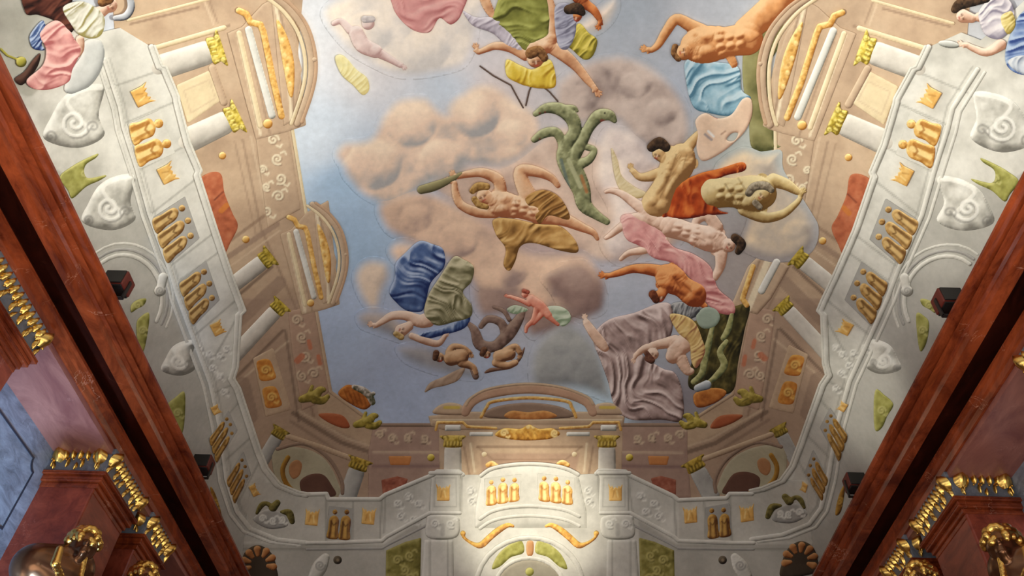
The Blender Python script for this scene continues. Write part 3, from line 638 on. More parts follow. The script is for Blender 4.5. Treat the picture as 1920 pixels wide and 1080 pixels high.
    base_line = [(196, 112), (225, 200), (232, 240), (258, 320), (280, 400), (318, 505), (335, 560), (365, 640), (395, 720), (412, 800), (425, 900), (445, 960), (470, 992), (520, 1012), (575, 1018)]
    mk = [L_(s, base_line, 2.5, WHT[0], .6), L_(s, [(p[0]+9, p[1]-4) for p in base_line], 1.6, WHT[0], .45)]
    for a, b in (((205, 165), (312, 128)), ((232, 232), (330, 190)), ((262, 318), (350, 272)), ((282, 402), (372, 332)), ((318, 500), (402, 436)), ((338, 525), (414, 470)), ((366, 628), (446, 560)), ((385, 700), (442, 600)), ((395, 740), (438, 720)), ((408, 800), (452, 750)), ((415, 870), (470, 820)), ((440, 955), (488, 862))):
        mk.append(L_(s, [a, b], 1.8, WHT[0], .5))
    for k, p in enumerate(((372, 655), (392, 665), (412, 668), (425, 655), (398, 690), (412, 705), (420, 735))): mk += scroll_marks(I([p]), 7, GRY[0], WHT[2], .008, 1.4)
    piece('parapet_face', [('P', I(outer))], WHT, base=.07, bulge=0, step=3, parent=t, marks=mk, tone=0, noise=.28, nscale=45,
          local=[([('P', I([(150, 345), (262, 335), (320, 505), (400, 720), (430, 900), (470, 990), (575, 1016), (575, 1160), (420, 1160), (0, 250)]))], (160, 158, 150), .6), ([('P', I([(395, 720), (440, 700), (500, 905), (575, 935), (575, 1016), (470, 990), (430, 900)]))], (178, 174, 164), .5),  # greyer lower wall paint, also dimming the corners in colour
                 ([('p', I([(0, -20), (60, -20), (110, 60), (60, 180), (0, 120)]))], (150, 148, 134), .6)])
    band('rail', s, RAIL[1:], 5.5, WHT, .12, t); band('rail_lip', s, [(p[0]+6, p[1]-2) for p in RAIL[1:]], 2.4, ((150, 146, 136), (214, 212, 200), (240, 238, 228)), .135, t)
    band('base_moulding', s, base_line, 4.5, WHT, .10, t)
    band('lower_moulding', s, [(p[0]-13, p[1]+5) for p in base_line], 3, WHT, .09, t)
    # corner pedestal with gilt plaques, reliefs
    gp = f'gilded crown-shaped plaques of the {n} parapet'
    up = (.88, -.44) if s == 'L' else (.88, -.44)
    for c, w, h, wh in (((268, 179), 17, 18, 'above the two-figure relief'), ((316, 325), 16, 17, 'below the two-figure relief'), ((410, 615), 12, 13, 'below the third figure relief'), ((406, 768), 8, 9, 'above the crowded small relief'), ((478, 919), 11, 8, 'at the curved corner'), ):
        plaque(s, c, w, h, up, f'gilded crown-shaped plaque on the {n} white parapet, {wh}', gp)
    for c, wh in (((585, 968), 'left of' if s == 'L' else 'right of'), ((691, 966), 'right of' if s == 'L' else 'left of')):
        plaque(s, c, 12, 17, (0.1, -1), f'gilded crown-shaped plaque on the end parapet, {wh} the {n} standing figures', gp)
    gf = f'gilded figure reliefs of the {n} parapet'
    fig_panel(s, [(242, 234), (262, 314), (326, 286), (300, 208)], 2, f'white panel with large gilded robed figures, {n} parapet, nearest the top', gf, ground=WHT)
    fig_panel(s, [(285, 412), (315, 495), (372, 446), (346, 372)], 3, f'panel with three gilded robed figures, {n} parapet, beside the red marble field', gf, ramp=((110, 74, 36), (192, 152, 92), (226, 194, 132)))
    fig_panel(s, [(336, 532), (362, 610), (410, 562), (386, 492)], 3, f'panel with three gilded robed figures, {n} parapet, level with the floodlight', gf, ramp=((110, 74, 36), (188, 146, 84), (222, 188, 124)))
    fig_panel(s, [(393, 822), (407, 868), (444, 808), (428, 772)], 3, f'small panel with slender gilded figures, {n} parapet, above the far floodlight', gf, ramp=((100, 66, 26), (172, 128, 58), (208, 168, 96)))
    fig_panel(s, [(425, 900), (441, 945), (470, 890), (456, 848)], 3, f'small panel with slender gilded figures, {n} parapet, beside the far floodlight', gf, ramp=((100, 66, 26), (168, 124, 56), (204, 160, 92)))
    fig_panel(s, [(612, 1008), (656, 1012), (662, 955), (618, 950)], 2, f'panel with gilded standing figures on the end parapet, {n} of the balcony', gf, ramp=((88, 50, 24), (168, 120, 54), (210, 168, 88)))
    # --- ornaments between the parapet and the red cornice
    def volute(c, r, a0, fl, lab):
        sp = spiral(c[0], c[1], r*.55, 1.6, a0, fl); ca, sa = math.cos(math.radians(a0)), math.sin(math.radians(a0))
        tail = [(c[0]+r*.5*ca, c[1]+r*.5*sa), (c[0]-r*.3, c[1]-r*.8), (c[0]+r*.4, c[1]-r*1.25), (c[0]+r*1.0, c[1]-r*1.3)]
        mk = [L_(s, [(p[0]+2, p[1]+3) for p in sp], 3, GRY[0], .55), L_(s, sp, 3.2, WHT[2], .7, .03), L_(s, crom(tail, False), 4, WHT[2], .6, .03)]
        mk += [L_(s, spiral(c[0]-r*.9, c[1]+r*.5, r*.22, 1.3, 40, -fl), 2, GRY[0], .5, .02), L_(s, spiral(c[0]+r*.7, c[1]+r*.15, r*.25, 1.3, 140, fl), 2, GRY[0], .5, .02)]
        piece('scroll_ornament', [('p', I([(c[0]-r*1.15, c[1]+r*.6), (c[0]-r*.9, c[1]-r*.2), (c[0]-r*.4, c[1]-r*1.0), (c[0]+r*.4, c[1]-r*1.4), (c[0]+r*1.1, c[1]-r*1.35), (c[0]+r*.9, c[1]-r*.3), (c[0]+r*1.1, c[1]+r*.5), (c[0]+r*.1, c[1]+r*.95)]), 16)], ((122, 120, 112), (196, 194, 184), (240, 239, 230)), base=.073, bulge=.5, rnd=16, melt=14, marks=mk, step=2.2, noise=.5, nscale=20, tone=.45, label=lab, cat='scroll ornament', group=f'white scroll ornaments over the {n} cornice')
    volute((140, 230), 50, 20, 1, f'large white painted scroll ornament over the {n} cornice, below the robed person')
    volute((205, 390), 44, 20, 1, f'grey painted scroll ornament over the {n} cornice, below the pale olive ornament')
    volute((335, 678), 28, 20, 1, f'small grey painted scroll ornament over the {n} cornice, between the two floodlights')
    def olive(p, lab, r=OLV):
        c = (sum(q[0] for q in p)/len(p), sum(q[1] for q in p)/len(p))
        piece('olive_ornament', [('p', I(p))], r, base=.085, bulge=.4, step=2, noise=.4, nscale=9, marks=scroll_marks(I([c]), 8, r[0], r[2]), label=lab, cat='ornament', group=f'olive-gold ornaments over the {n} cornice')
    olive([(112, 332), (135, 312), (160, 298), (184, 288), (180, 296), (162, 308), (158, 322), (166, 334), (200, 328), (188, 338), (162, 350), (136, 372), (128, 358)], f'pale olive leaf-shaped ornament over the {n} cornice, upper part')
    olive([(246, 572), (258, 562), (274, 560), (270, 572), (256, 580), (246, 586)], f'small olive ornament just under the nearer {n} floodlight')
    olive([(256, 606), (266, 592), (280, 588), (276, 630), (268, 660), (258, 640)], f'narrow olive ornament below the nearer {n} floodlight')
    olive([(312, 762), (330, 744), (346, 735), (347, 775), (342, 812), (330, 806), (322, 785)], f'olive triangular ornament over the {n} cornice, before the far floodlight')
    olive([(394, 914), (402, 922), (412, 950), (416, 972), (404, 962)], f'narrow olive ornament just behind the far {n} floodlight', GLDD)
    # painted arches
    t = thing('painted_arch', f'white painted arch moulding behind the nearer {n} floodlight', 'arch')
    for dr, rr, hh in ((0, 4, .10), (11, 3, .09), (22, 2.5, .085)):
        band('arch_moulding', s, [(232+(76+dr)*math.cos(math.radians(a))*.95, 560-(82+dr)*math.sin(math.radians(a))) for a in range(125, -35, -12)], rr, WHT if dr != 11 else GRY, hh, t)
    piece('scroll_keystone', [('c', I([(300, 545, 11)])), ('c', I([(306, 520, 9), (300, 545, 8)]))], WHT, base=.1, bulge=.5, step=1.8, parent=t, marks=[L_(s, spiral(300, 545, 9), 1.4, GRY[0], .6)])
    # shell at the far corner
    t = thing('painted_shell', f'orange and dark ribbed painted shell in the {n} bottom corner', 'shell ornament')
    piece('shell_ground', [('p', I([(452, 1080), (452, 1055), (462, 1032), (485, 1022), (508, 1036), (518, 1062), (516, 1090)]))], ((40, 34, 28), (70, 58, 46), (98, 84, 66)), base=.085, bulge=.3, step=2, parent=t)
    for k in range(7):
        a = math.radians(200-k*35); x, y = 485+28*math.cos(a), 1058-28*math.sin(a)
        piece('shell_rib', [('c', I([(x, y, 7), (485+18*math.cos(a), 1058-18*math.sin(a), 4)]))], ((90, 50, 24), (182, 120, 70), (216, 164, 110)), base=.1, bulge=.5, step=1.6, parent=t)
    # end corner: niche and its scrolled parapet curve
    t = thing('painted_niche', f'arched painted niche with dark inlay in the {n} far corner', 'niche')
    mk = [L_(s, [(520, 850), (560, 830), (620, 850), (660, 890)], 2, TAND[0], .7), L_(s, [(530, 845), (640, 855)], 2, TAND[0], .5)]
    slab('niche_wall', s, [(510, 850), (530, 838), (575, 842), (610, 862), (632, 900), (634, 930), (560, 932), (520, 905)], ((126, 116, 96), (176, 168, 142), (204, 196, 170)), .04, t, sharp=False)
    band('gilded_arch', s, crom([(540, 858), (530, 880), (536, 905), (556, 925), (580, 930)], False), 4.5, GLDD, .055, t, material=M_GILT)
    slab('dark_niche', s, [(562, 905), (580, 890), (606, 890), (622, 910), (628, 930), (575, 932)], ((60, 40, 34), (96, 66, 54), (124, 90, 74)), .05, t, sharp=False)
    slab('orange_inlay', s, [(544, 870), (556, 862), (566, 870), (562, 890), (550, 898), (542, 886)], ((130, 84, 52), (176, 126, 86), (200, 156, 110)), .052, t, sharp=False, step=2)
    band('niche_moulding', s, crom([(520, 842), (570, 832), (615, 858), (640, 900), (642, 925)], False), 3.5, TAND, .06, t); band('niche_moulding', s, [(540, 818), (600, 838), (665, 862)], 5, TAN, .06, t)
    t = thing('painted_garland', f'dark green garland painted on the curved {n} corner of the parapet', 'garland')
    piece('leaves', [('c', I([(482, 962, 3), (490, 948, 5), (500, 944, 4), (512, 952, 5)])), ('c', I([(512, 952, 8), (520, 943, 6)])), ('c', I([(528, 960, 3), (542, 962, 7), (548, 978, 5)]))], ((50, 46, 22), (106, 96, 50), (150, 138, 78)), base=.10, bulge=.5, step=1.5, parent=t, noise=.5, nscale=5)
    piece('scrollwork', [('p', I([(475, 972), (500, 955), (530, 962), (540, 985), (510, 992), (488, 985)]))], GRY, base=.09, bulge=.4, step=2, parent=t, marks=scroll_marks(I([(492, 972), (512, 976), (528, 974)]), 7, GRY[0], WHT[2]))
    # end-wall fields of this half
    t = thing('painted_mauve_field', f'mauve painted wall field with orange inlay on the end, {n} of the balcony', 'painted panel')
    mk = scroll_marks(I([(735, 822), (765, 820), (795, 822), (712, 815)]), 8, TAND[0], TAN[2])
    slab('panel_face', s, [(700, 796), (836, 797), (836, 900), (716, 936), (690, 935), (690, 850)], ((120, 92, 84), (168, 140, 124), (196, 168, 146)), .03, t, marks=mk+[L_(s, [(700, 848), (835, 848)], 2, TAN[2], .5), L_(s, [(700, 874), (835, 874)], 3, (120, 92, 92), .6)])
    slab('orange_inlay', s, [(728, 855), (772, 855), (768, 872), (732, 872)], ((150, 90, 50), (196, 130, 76), (216, 160, 100)), .042, t, step=2); slab('red_marble_foot', s, [(715, 900), (745, 893), (765, 898), (760, 912), (718, 930)], ((110, 56, 44), (154, 90, 70), (180, 120, 96)), .042, t, step=2, noise=.5, nscale=6)
    piece('gilded_stud', [('c', I([(808, 858, 7)]))], YEL, base=.045, bulge=.5, step=1.6, parent=t, material=M_GILT); band('panel_moulding', s, [(698, 797), (836, 797)], 3.5, TAND, .05, t)
    # gilded ornaments of the upper corner
    t = thing('painted_flower_basket', 'orange basket heaped with white flowers at the lower left corner of the sky', 'basket') if s == 'L' else thing('painted_urn', 'orange vessel with silver and white shapes at the lower right corner of the sky', 'vessel')
    if s == 'L':
        piece('basket', [('p', [(634, 738), (650, 722), (668, 726), (690, 740), (700, 752), (684, 768), (655, 756)])], ((110, 56, 22), (186, 108, 46), (216, 146, 74)), base=.05, bulge=.4, step=1.8, parent=t, noise=.4, nscale=7, marks=[([(645+k*9, 730+k*3), (655+k*8, 754+k*2)], 1.2, (110, 56, 22), .6) for k in range(5)])
        piece('flowers', [('c', [(664, 726, 5), (680, 732, 7), (692, 742, 7), (698, 754, 6)]), ('c', [(700, 738, 4)])], ((70, 76, 50), (150, 140, 124), (226, 218, 206)), base=.06, bulge=.5, step=1.5, parent=t, noise=.9, nscale=5)
    else:
        piece('bowl', [('p', [(1300, 742), (1318, 730), (1350, 728), (1362, 738), (1340, 756), (1308, 764)])], ((120, 60, 24), (190, 116, 54), (220, 156, 84)), base=.085, bulge=.4, step=1.8, parent=t, noise=.4, nscale=7)
        piece('silver_vessel', [('c', [(1308, 728, 7), (1325, 722, 9)])], ((90, 96, 104), (160, 170, 178), (226, 232, 234)), base=.095, bulge=.5, step=1.5, parent=t)
    def gilt(c, r, lab, rp=GLDD, name='gilded_eagle', cat='ornament'):
        x, y = c
        piece(name, [('c', I([(x-r, y+r*.2, r*.28), (x-r*.3, y, r*.4), (x, y-r*.1, r*.35)])), ('c', I([(x, y, r*.4), (x+r*.4, y-r*.5, r*.3), (x+r*.7, y-r*.55, r*.2)])), ('c', I([(x, y+r*.2, r*.35), (x+r*.6, y+r*.3, r*.3), (x+r, y, r*.2)])), ('c', I([(x-r*.4, y-r*.2, r*.2), (x-r*.2, y-r*.8, r*.14)]))],
              rp, base=.09, bulge=.5, step=1.6, noise=.5, nscale=6, marks=[(I([(x, y), (x+r*.4, y+r*.2)]), 1.3, rp[0], .7)], material=M_GILT, label=lab, cat=cat)
    gilt((590, 744), 24, f'gilded winged ornament at the {n} corner of the painted cornice, beside the sky', ((90, 78, 30), (150, 132, 58), (196, 178, 96)), 'gilded_winged_ornament')
    gilt((690, 792), 22, f'gilded kneeling ornament on the sky edge, {n} of the end pediment', ((90, 78, 30), (160, 142, 60), (210, 192, 104)), 'gilded_kneeling_ornament')
    piece('red_inlay', [('p', I([(598, 776), (640, 778), (656, 800), (640, 802), (612, 790)]))], ((124, 62, 36), (170, 92, 58), (192, 118, 80)), base=.045, bulge=.1, step=2, label=f'small red inlay on the slanting {n} corner of the painted cornice', cat='inlay')
for s in 'LR': side_architecture(s)
# ------------------------------------------------------------------ the painted end: balcony, frontispiece, arch
t = thing('painted_frontispiece', 'tan painted frontispiece with arched pediment behind the white balcony', 'frontispiece')
mk = [([(870, 838), (880, 890)], 1.8, TAN[0], .6), ([(1112, 838), (1104, 890)], 1.8, TAN[0], .6), ([(895, 838), (1092, 838)], 2.2, TAN[0], .6), ([(895, 838), (925, 862), (1060, 862), (1090, 838)], 1.8, TAN[0], .5), ([(882, 832), (890, 885)], 1.8, CREAM[2], .5), ([(1100, 832), (1095, 885)], 1.8, CREAM[2], .5)]
piece('wall_face', [('P', [(822, 797), (1168, 797), (1165, 900), (825, 900)])], TAN, base=.04, bulge=0, parent=t, marks=mk, tone=0, noise=.2, local=[([('P', [(900, 850), (1086, 850), (1080, 890), (905, 890)])], (160, 128, 110), .6)])
piece('entablature', [('P', [(803, 780), (872, 772), (1110, 772), (1172, 780), (1168, 800), (1150, 806), (830, 806), (808, 798)])], TAN, base=.06, bulge=.2, rnd=4, step=2.2, parent=t, marks=[([(812, 795), (1165, 795)], 1.5, TAN[0], .5), ([(812, 787), (1165, 787)], 1.2, CREAM[2], .6)])
piece('arched_moulding', [('b', crom([(872, 772), (886, 752), (918, 738), (985, 729), (1050, 735), (1098, 752), (1112, 772)], False), 9)], ((140, 106, 84), (186, 150, 124), (212, 182, 152)), base=.075, bulge=.4, step=2, parent=t, rnd=6, tone=.4)
piece('outer_arched_lip', [('b', crom([(874, 760), (885, 745), (918, 729), (985, 720), (1050, 726), (1100, 744), (1112, 758)], False), 2.6)], TAN, base=.095, bulge=.5, step=1.8, parent=t)
piece('gilded_arch_moulding', [('b', crom([(902, 782), (912, 764), (925, 753), (990, 746), (1060, 752), (1072, 764), (1080, 782)], False), 3)], ORG, base=.09, bulge=.5, step=1.6, parent=t, noise=.4, nscale=4, material=M_GILT)
piece('tympanum', [('p', [(915, 784), (925, 764), (990, 755), (1055, 764), (1068, 784)])], TAND, base=.065, bulge=.1, step=2.2, parent=t)
piece('orange_inlay', [('p', [(945, 780), (960, 770), (990, 773), (1022, 770), (1045, 780), (1020, 786), (965, 786)])], ((150, 92, 50), (200, 134, 74), (224, 170, 104)), base=.075, bulge=.2, step=1.7, parent=t, noise=.4, nscale=6)
for pl in ([(817, 806), (820, 792), (868, 792), (876, 800), (930, 803)], [(1164, 806), (1160, 792), (1112, 792), (1104, 800), (1050, 803)]): piece('gilded_dentil_moulding', [('b', pl, 2.6)], ORG, base=.085, bulge=.5, step=1.6, parent=t, noise=.4, nscale=4, material=M_GILT)
for x in (848, 1140):
    piece('scroll_top', [('p', [(x-34, 776), (x-28, 762), (x-8, 755), (x+14, 758), (x+26, 770), (x+24, 778)])], TAN, base=.07, bulge=.4, step=1.8, parent=t, marks=[([(x-14, 764), (x+12, 764)], 3, YEL[1], .8, .01)])
    piece('white_block', [('P', [(x-14, 797), (x+16, 797), (x+16, 808), (x-14, 808)])], WHT, base=.075, bulge=.2, step=1.8, parent=t)
for a, b in ((880, 925), (1062, 1106)): piece('white_fascia', [('P', [(a, 810), (b, 810), (b, 818), (a, 818)])], WHT, base=.065, bulge=.2, step=1.8, parent=t)
mk = [([(955+k*12, 812), (960+k*12, 818)], 1.4, ORG[0], .6) for k in range(7)]+scroll_marks([(945, 812), (1040, 812)], 7, ORG[0], ORG[2])+[([(990, 800)], 4, ORG[2], .8, .02), ([(1000, 800)], 4, ORG[2], .8, .02)]
piece('gilded_cartouche', [('p', [(928, 815), (945, 803), (975, 804), (992, 796), (1010, 804), (1036, 803), (1050, 814), (1030, 823), (985, 826), (945, 822)])], GLD, base=.095, bulge=.4, step=1.6, parent=t, marks=mk, noise=.5, nscale=6, material=M_GILT)
for x in (908, 1077): piece('gilded_stud', [('c', [(x, 852, 5)])], CREAM, base=.055, bulge=.5, step=1.5, parent=t)
for x, y in ((922, 872), (1055, 870)): piece('gilded_flowers', [('c', [(x-8, y, 4), (x, y-3, 5), (x+10, y+2, 4)])], ORG, base=.055, bulge=.5, step=1.5, parent=t, noise=.6, nscale=4, material=M_GILT)
for k, x in enumerate((849, 1138)):
    column('C', (x, 892), (x, 836), 17, 16, f'grey painted column with gilded capital at the {["left", "right"][k]} end of the white balcony', 'columns beside the balcony', 1.1, base=.06, capramp=((110, 84, 28), (190, 160, 60), (226, 200, 104)))
# end parapet below both halves
t = thing('painted_end_parapet', 'white painted parapet wall across the far end under the balcony and niches', 'parapet')
top = [(470, 905), (505, 905), (545, 925), (575, 927), (612, 926), (616, 936), (712, 936), (722, 928), (812, 890), (820, 884), (860, 884), (868, 890), (902, 890), (1082, 890), (1118, 888), (1124, 882), (1172, 884), (1182, 892), (1262, 930), (1272, 938), (1362, 934), (1368, 926), (1410, 926), (1440, 922), (1478, 900), (1510, 900)]
mk = []
for a, b in (((612, 930), (612, 1018)), ((662, 940), (660, 1018)), ((716, 936), (712, 1012)), ((722, 930), (720, 1000)), ((812, 890), (806, 960)), ((865, 890), (864, 960)), ((1122, 888), (1124, 960)), ((1176, 890), (1186, 960)), ((1264, 935), (1268, 1010)), ((1320, 940), (1324, 1015)), ((1368, 932), (1372, 1015)), ((724, 1008), (806, 962)), ((1262, 1008), (1186, 962)), ((440, 1030), (720, 1030)), ((1270, 1030), (1540, 1030))):
    mk.append(([a, b], 1.8, WHT[0], .55))
for p in ((745, 945), (765, 932), (785, 945), (752, 968), (775, 975), (882, 920), (884, 940), (1103, 920), (1103, 940), (1200, 930), (1225, 945), (1210, 960), (1235, 968)): mk += scroll_marks([p], 8, GRY[0], WHT[2], .008, 1.4)
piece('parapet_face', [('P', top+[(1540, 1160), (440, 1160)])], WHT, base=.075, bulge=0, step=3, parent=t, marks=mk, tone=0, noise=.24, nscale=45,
      local=[([('P', [(430, 1020), (720, 1020), (790, 975), (790, 1160), (430, 1160)]), ('P', [(1558, 1020), (1268, 1020), (1198, 975), (1198, 1160), (1558, 1160)])], (156, 152, 142), .6), ([('P', [(440, 880), (715, 940), (715, 1016), (440, 1016)]), ('P', [(1548, 880), (1273, 940), (1273, 1016), (1548, 1016)])], (180, 176, 166), .5)])  # grey patches also put the dim light of the ends into the colour
for pl in (top[3:12], top[14:23]): piece('rail', [('b', pl, 4.2)], WHT, base=.12, bulge=.5, step=2, parent=t)
for sx in ((lambda x: x), (lambda x: 1988-x)):
    piece('base_moulding', [('b', [(sx(x), y) for x, y in ((575, 1018), (612, 1018), (716, 1014), (725, 1006), (806, 962), (862, 962))], 4)], WHT, base=.11, bulge=.5, step=2, parent=t)
    piece('lower_moulding', [('b', [(sx(x), y) for x, y in ((575, 1030), (716, 1028), (730, 1020), (800, 985))], 2.5)], GRY, base=.10, bulge=.5, step=2, parent=t)
    piece('scroll_capital', [('p', [(sx(x), y) for x, y in ((800, 975), (806, 966), (850, 966), (862, 976), (855, 1008), (802, 1008))])], WHT, base=.11, bulge=.5, step=2, parent=t, marks=scroll_marks([(sx(815), 982), (sx(845), 982)], 8, GRY[0], WHT[2])+[([(sx(830), 985), (sx(830), 1002)], 4, GRY[1], .6, .02)])
    piece('pilaster_shaft', [('P', [(sx(795), 1012), (sx(850), 1012), (sx(852), 1150), (sx(785), 1150)])], WHT, base=.09, bulge=.3, rnd=6, step=2.5, parent=t, marks=[([(sx(q), 1015), (sx(q), 1140)], 1.5, WHT[0], .5) for q in (806, 840)])
    piece('scroll_bracket', [('c', [(sx(590), 1080, 12), (sx(600), 1062, 14), (sx(610), 1045, 8)])], WHT, base=.09, bulge=.6, step=2, parent=t, marks=[(spiral(sx(600), 1060, 10), 1.5, GRY[0], .6)])
    piece('dark_keystone', [('c', [(sx(633), 1050, 8)])], ((40, 34, 28), (80, 70, 56), (120, 108, 90)), base=.09, bulge=.5, step=1.6, parent=t, marks=[([(sx(633), 1050)], 3, (170, 150, 120), .6)])
for k, sx in enumerate(((lambda x: x), (lambda x: 1988-x))):
    pts = [(sx(x), y) for x, y in ((724, 1032), (760, 1016), (790, 1008), (786, 1150), (722, 1150))]
    piece('olive_lattice_panel', [('P', pts)], ((84, 78, 32), (136, 128, 66), (176, 168, 104)), base=.095, bulge=.2, step=2, noise=.5, nscale=9, marks=scroll_marks([(sx(745), 1050), (sx(768), 1042), (sx(758), 1068), (sx(770), 1085)], 9, (70, 62, 26), (190, 180, 110)), label=f'olive painted ornament panel {["left", "right"][k]} of the central arch at the bottom', cat='panel', group='olive panels beside the arch')
# balcony
t = thing('painted_balcony', 'white curved painted balcony at the far end, lit brightly', 'balcony')
rail = crom([(902, 892), (920, 880), (950, 873), (992, 870), (1035, 873), (1064, 880), (1084, 890)], False)
fl = crom([(1086, 950), (1064, 940), (1035, 934), (992, 931), (950, 934), (920, 942), (900, 955)], False)
piece('balcony_front', [('P', rail+[(1100, 960), (1100, 990), (890, 990), (890, 960)])], WHT, base=.11, bulge=.14, rnd=26, step=2.5, parent=t, tone=.2)
piece('rail', [('b', rail, 4)], WHT, base=.15, bulge=.5, step=1.8, parent=t); piece('base_moulding', [('b', [(x, y+18) for x, y in fl], 4)], WHT, base=.15, bulge=.5, step=1.8, parent=t)
piece('lower_moulding', [('b', [(x, y+36) for x, y in fl], 3.5)], WHT, base=.14, bulge=.5, step=1.8, parent=t)
for k, x in enumerate((836, 1152)):
    piece('pedestal', [('P', [(x-27, 888), (x+26, 888), (x+28, 962), (x-30, 962)])], WHT, base=.10, bulge=.3, rnd=4, step=2, parent=t, marks=[([(x-20, 896), (x+19, 896), (x+20, 950), (x-22, 950), (x-20, 896)], 1.3, WHT[0], .35)])
    piece('pedestal_cap', [('b', [(x-29, 887), (x+28, 887)], 4)], WHT, base=.13, bulge=.5, step=1.8, parent=t)
    plaque('C', (x-5 if k == 0 else x+2, 922), 12, 17, (0, -1), f'gilded crown-shaped plaque on the {["left", "right"][k]} pedestal of the white balcony', 'gilded plaques of the balcony')
fig_panel('C', [(911, 948), (974, 938), (976, 890), (910, 898)], 3, 'left gilded relief of robed figures on the white balcony', 'gilded reliefs of the balcony', ground=WHT, base=.15)
fig_panel('C', [(1010, 938), (1074, 946), (1076, 897), (1009, 888)], 3, 'right gilded relief of robed figures on the white balcony', 'gilded reliefs of the balcony', ground=WHT, base=.15)
for k, sx in enumerate(((lambda x: x), (lambda x: 1986-x))):
    piece('gilded_garland', [('c', [(sx(x), y, r) for x, y, r in ((868, 1002, 4), (872, 1010, 2.5), (888, 1020, 3.5), (902, 1022, 6), (918, 1008, 6), (935, 994, 6), (952, 984, 5), (962, 986, 3))]), ('c', [(sx(868), 1000, 5)])], GLD, base=.12, bulge=.5, step=1.5, noise=.5, nscale=5, material=M_GILT, label=f'gilded hanging garland under the balcony, {["left", "right"][k]} half', cat='garland', group='garlands under the balcony')
# arch under the balcony
t = thing('painted_doorway_arch', 'white painted arch under the balcony with olive spandrels at the bottom edge', 'arch')
arc = lambda r, ry, n=14: [(993+r*math.cos(math.radians(180-180*i/n)), 1100-ry*math.sin(math.radians(180-180*i/n))) for i in range(n+1)]
piece('arch_field', [('P', [(888, 1150)]+arc(104, 94)+[(1098, 1150)])], WHT, base=.09, bulge=.1, step=2.5, parent=t)
piece('arch_moulding', [('b', arc(100, 92), 5)], WHT, base=.12, bulge=.5, step=2, parent=t); piece('inner_moulding', [('b', arc(64, 54), 4)], WHT, base=.12, bulge=.5, step=2, parent=t)
piece('opening', [('P', arc(60, 50)+[(1050, 1150), (936, 1150)])], ((110, 104, 92), (150, 144, 128), (176, 168, 150)), base=.1, bulge=.1, step=2.5, parent=t)
for sx in ((lambda x: x), (lambda x: 1986-x)):
    piece('olive_spandrel', [('p', [(sx(x), y) for x, y in ((922, 1066), (935, 1038), (960, 1018), (978, 1014), (982, 1036), (958, 1045), (938, 1062))])], OLV, base=.105, bulge=.3, step=1.8, parent=t, noise=.4, nscale=7)
piece('orange_keystone', [('p', [(988, 1016), (1000, 1016), (999, 1040), (988, 1040)])], ((150, 100, 60), (196, 146, 100), (216, 176, 130)), base=.11, bulge=.3, step=1.6, parent=t)
piece('boss', [('c', [(993, 1072, 8)])], OLV, base=.11, bulge=.6, step=1.5, parent=t)
# ------------------------------------------------------------------ painted people, drapery and creatures of the sky
SKIN = ((150, 88, 56), (214, 164, 122), (240, 208, 172)); SKINP = ((160, 116, 92), (222, 188, 164), (244, 220, 200)); SKINO = ((124, 54, 24), (202, 118, 62), (230, 164, 104)); SKINT = ((132, 94, 54), (202, 162, 108), (234, 206, 152))
def hand(x, y, ang, s=1.0, flip=1):
    out = [('c', [(x, y, 4.2*s), (x+4*s*math.cos(math.radians(ang)), y+4*s*math.sin(math.radians(ang)), 4.4*s)])]
    px, py = x+5*s*math.cos(math.radians(ang)), y+5*s*math.sin(math.radians(ang))
    for k, (da, L) in enumerate(((-34, 8), (-12, 10.5), (10, 10), (32, 7.5))):
        a = math.radians(ang+da*flip); b = math.radians(ang+da*flip+14*flip)
        sx, sy = px+2.6*s*math.cos(a), py+2.6*s*math.sin(a); m_ = (sx+L*.55*s*math.cos(a), sy+L*.55*s*math.sin(a))
        out.append(('c', [(sx, sy, 1.9*s), (m_[0], m_[1], 1.7*s), (m_[0]+L*.45*s*math.cos(b), m_[1]+L*.45*s*math.sin(b), 1.3*s)]))
    a = math.radians(ang-78*flip); out.append(('c', [(x+2*s*math.cos(a), y+2*s*math.sin(a), 2.1*s), (x+7.5*s*math.cos(a+.5*flip), y+7.5*s*math.sin(a+.5*flip), 1.6*s)]))
    return out
def torso(cx, cy, L, W, ang):
    """chest, ribs, belly and hips; ang points from the hips to the neck"""
    a = math.radians(ang); ux, uy = math.cos(a), math.sin(a); vx, vy = -uy, ux; q = lambda u, v: (cx+ux*u*L+vx*v*W, cy+uy*u*L+vy*v*W)
    o = [('c', [(*q(-.5, 0), W*.86), (*q(-.12, 0), W*.78), (*q(.26, 0), W*.98), (*q(.46, 0), W*.8)])]
    for v in (-1, 1):
        o += [('e', (*q(.27, .46*v), W*.50, W*.46, ang), W*.62), ('e', (*q(.46, .78*v), W*.34, W*.32, ang), W*.5), ('e', (*q(-.02, .62*v), W*.30, W*.24, ang+30*v), W*.56)]
        o += [('e', (*q(.0-.19*k, .23*v), L*.10, W*.22, ang), W*.66) for k in range(3)]
    return o
def back(cx, cy, L, W, ang):
    a = math.radians(ang); ux, uy = math.cos(a), math.sin(a); vx, vy = -uy, ux; q = lambda u, v: (cx+ux*u*L+vx*v*W, cy+uy*u*L+vy*v*W)
    o = [('c', [(*q(-.5, 0), W*.9), (*q(-.1, 0), W*.76), (*q(.28, 0), W*.98), (*q(.46, 0), W*.78)])]
    for v in (-1, 1): o += [('e', (*q(.28, .42*v), L*.20, W*.36, ang), W*.58), ('e', (*q(-.1, .3*v), L*.28, W*.26, ang), W*.58), ('e', (*q(-.48, .42*v), W*.46, W*.44, ang), W*.6), ('e', (*q(.44, .74*v), W*.36, W*.34, ang), W*.5)]
    return o
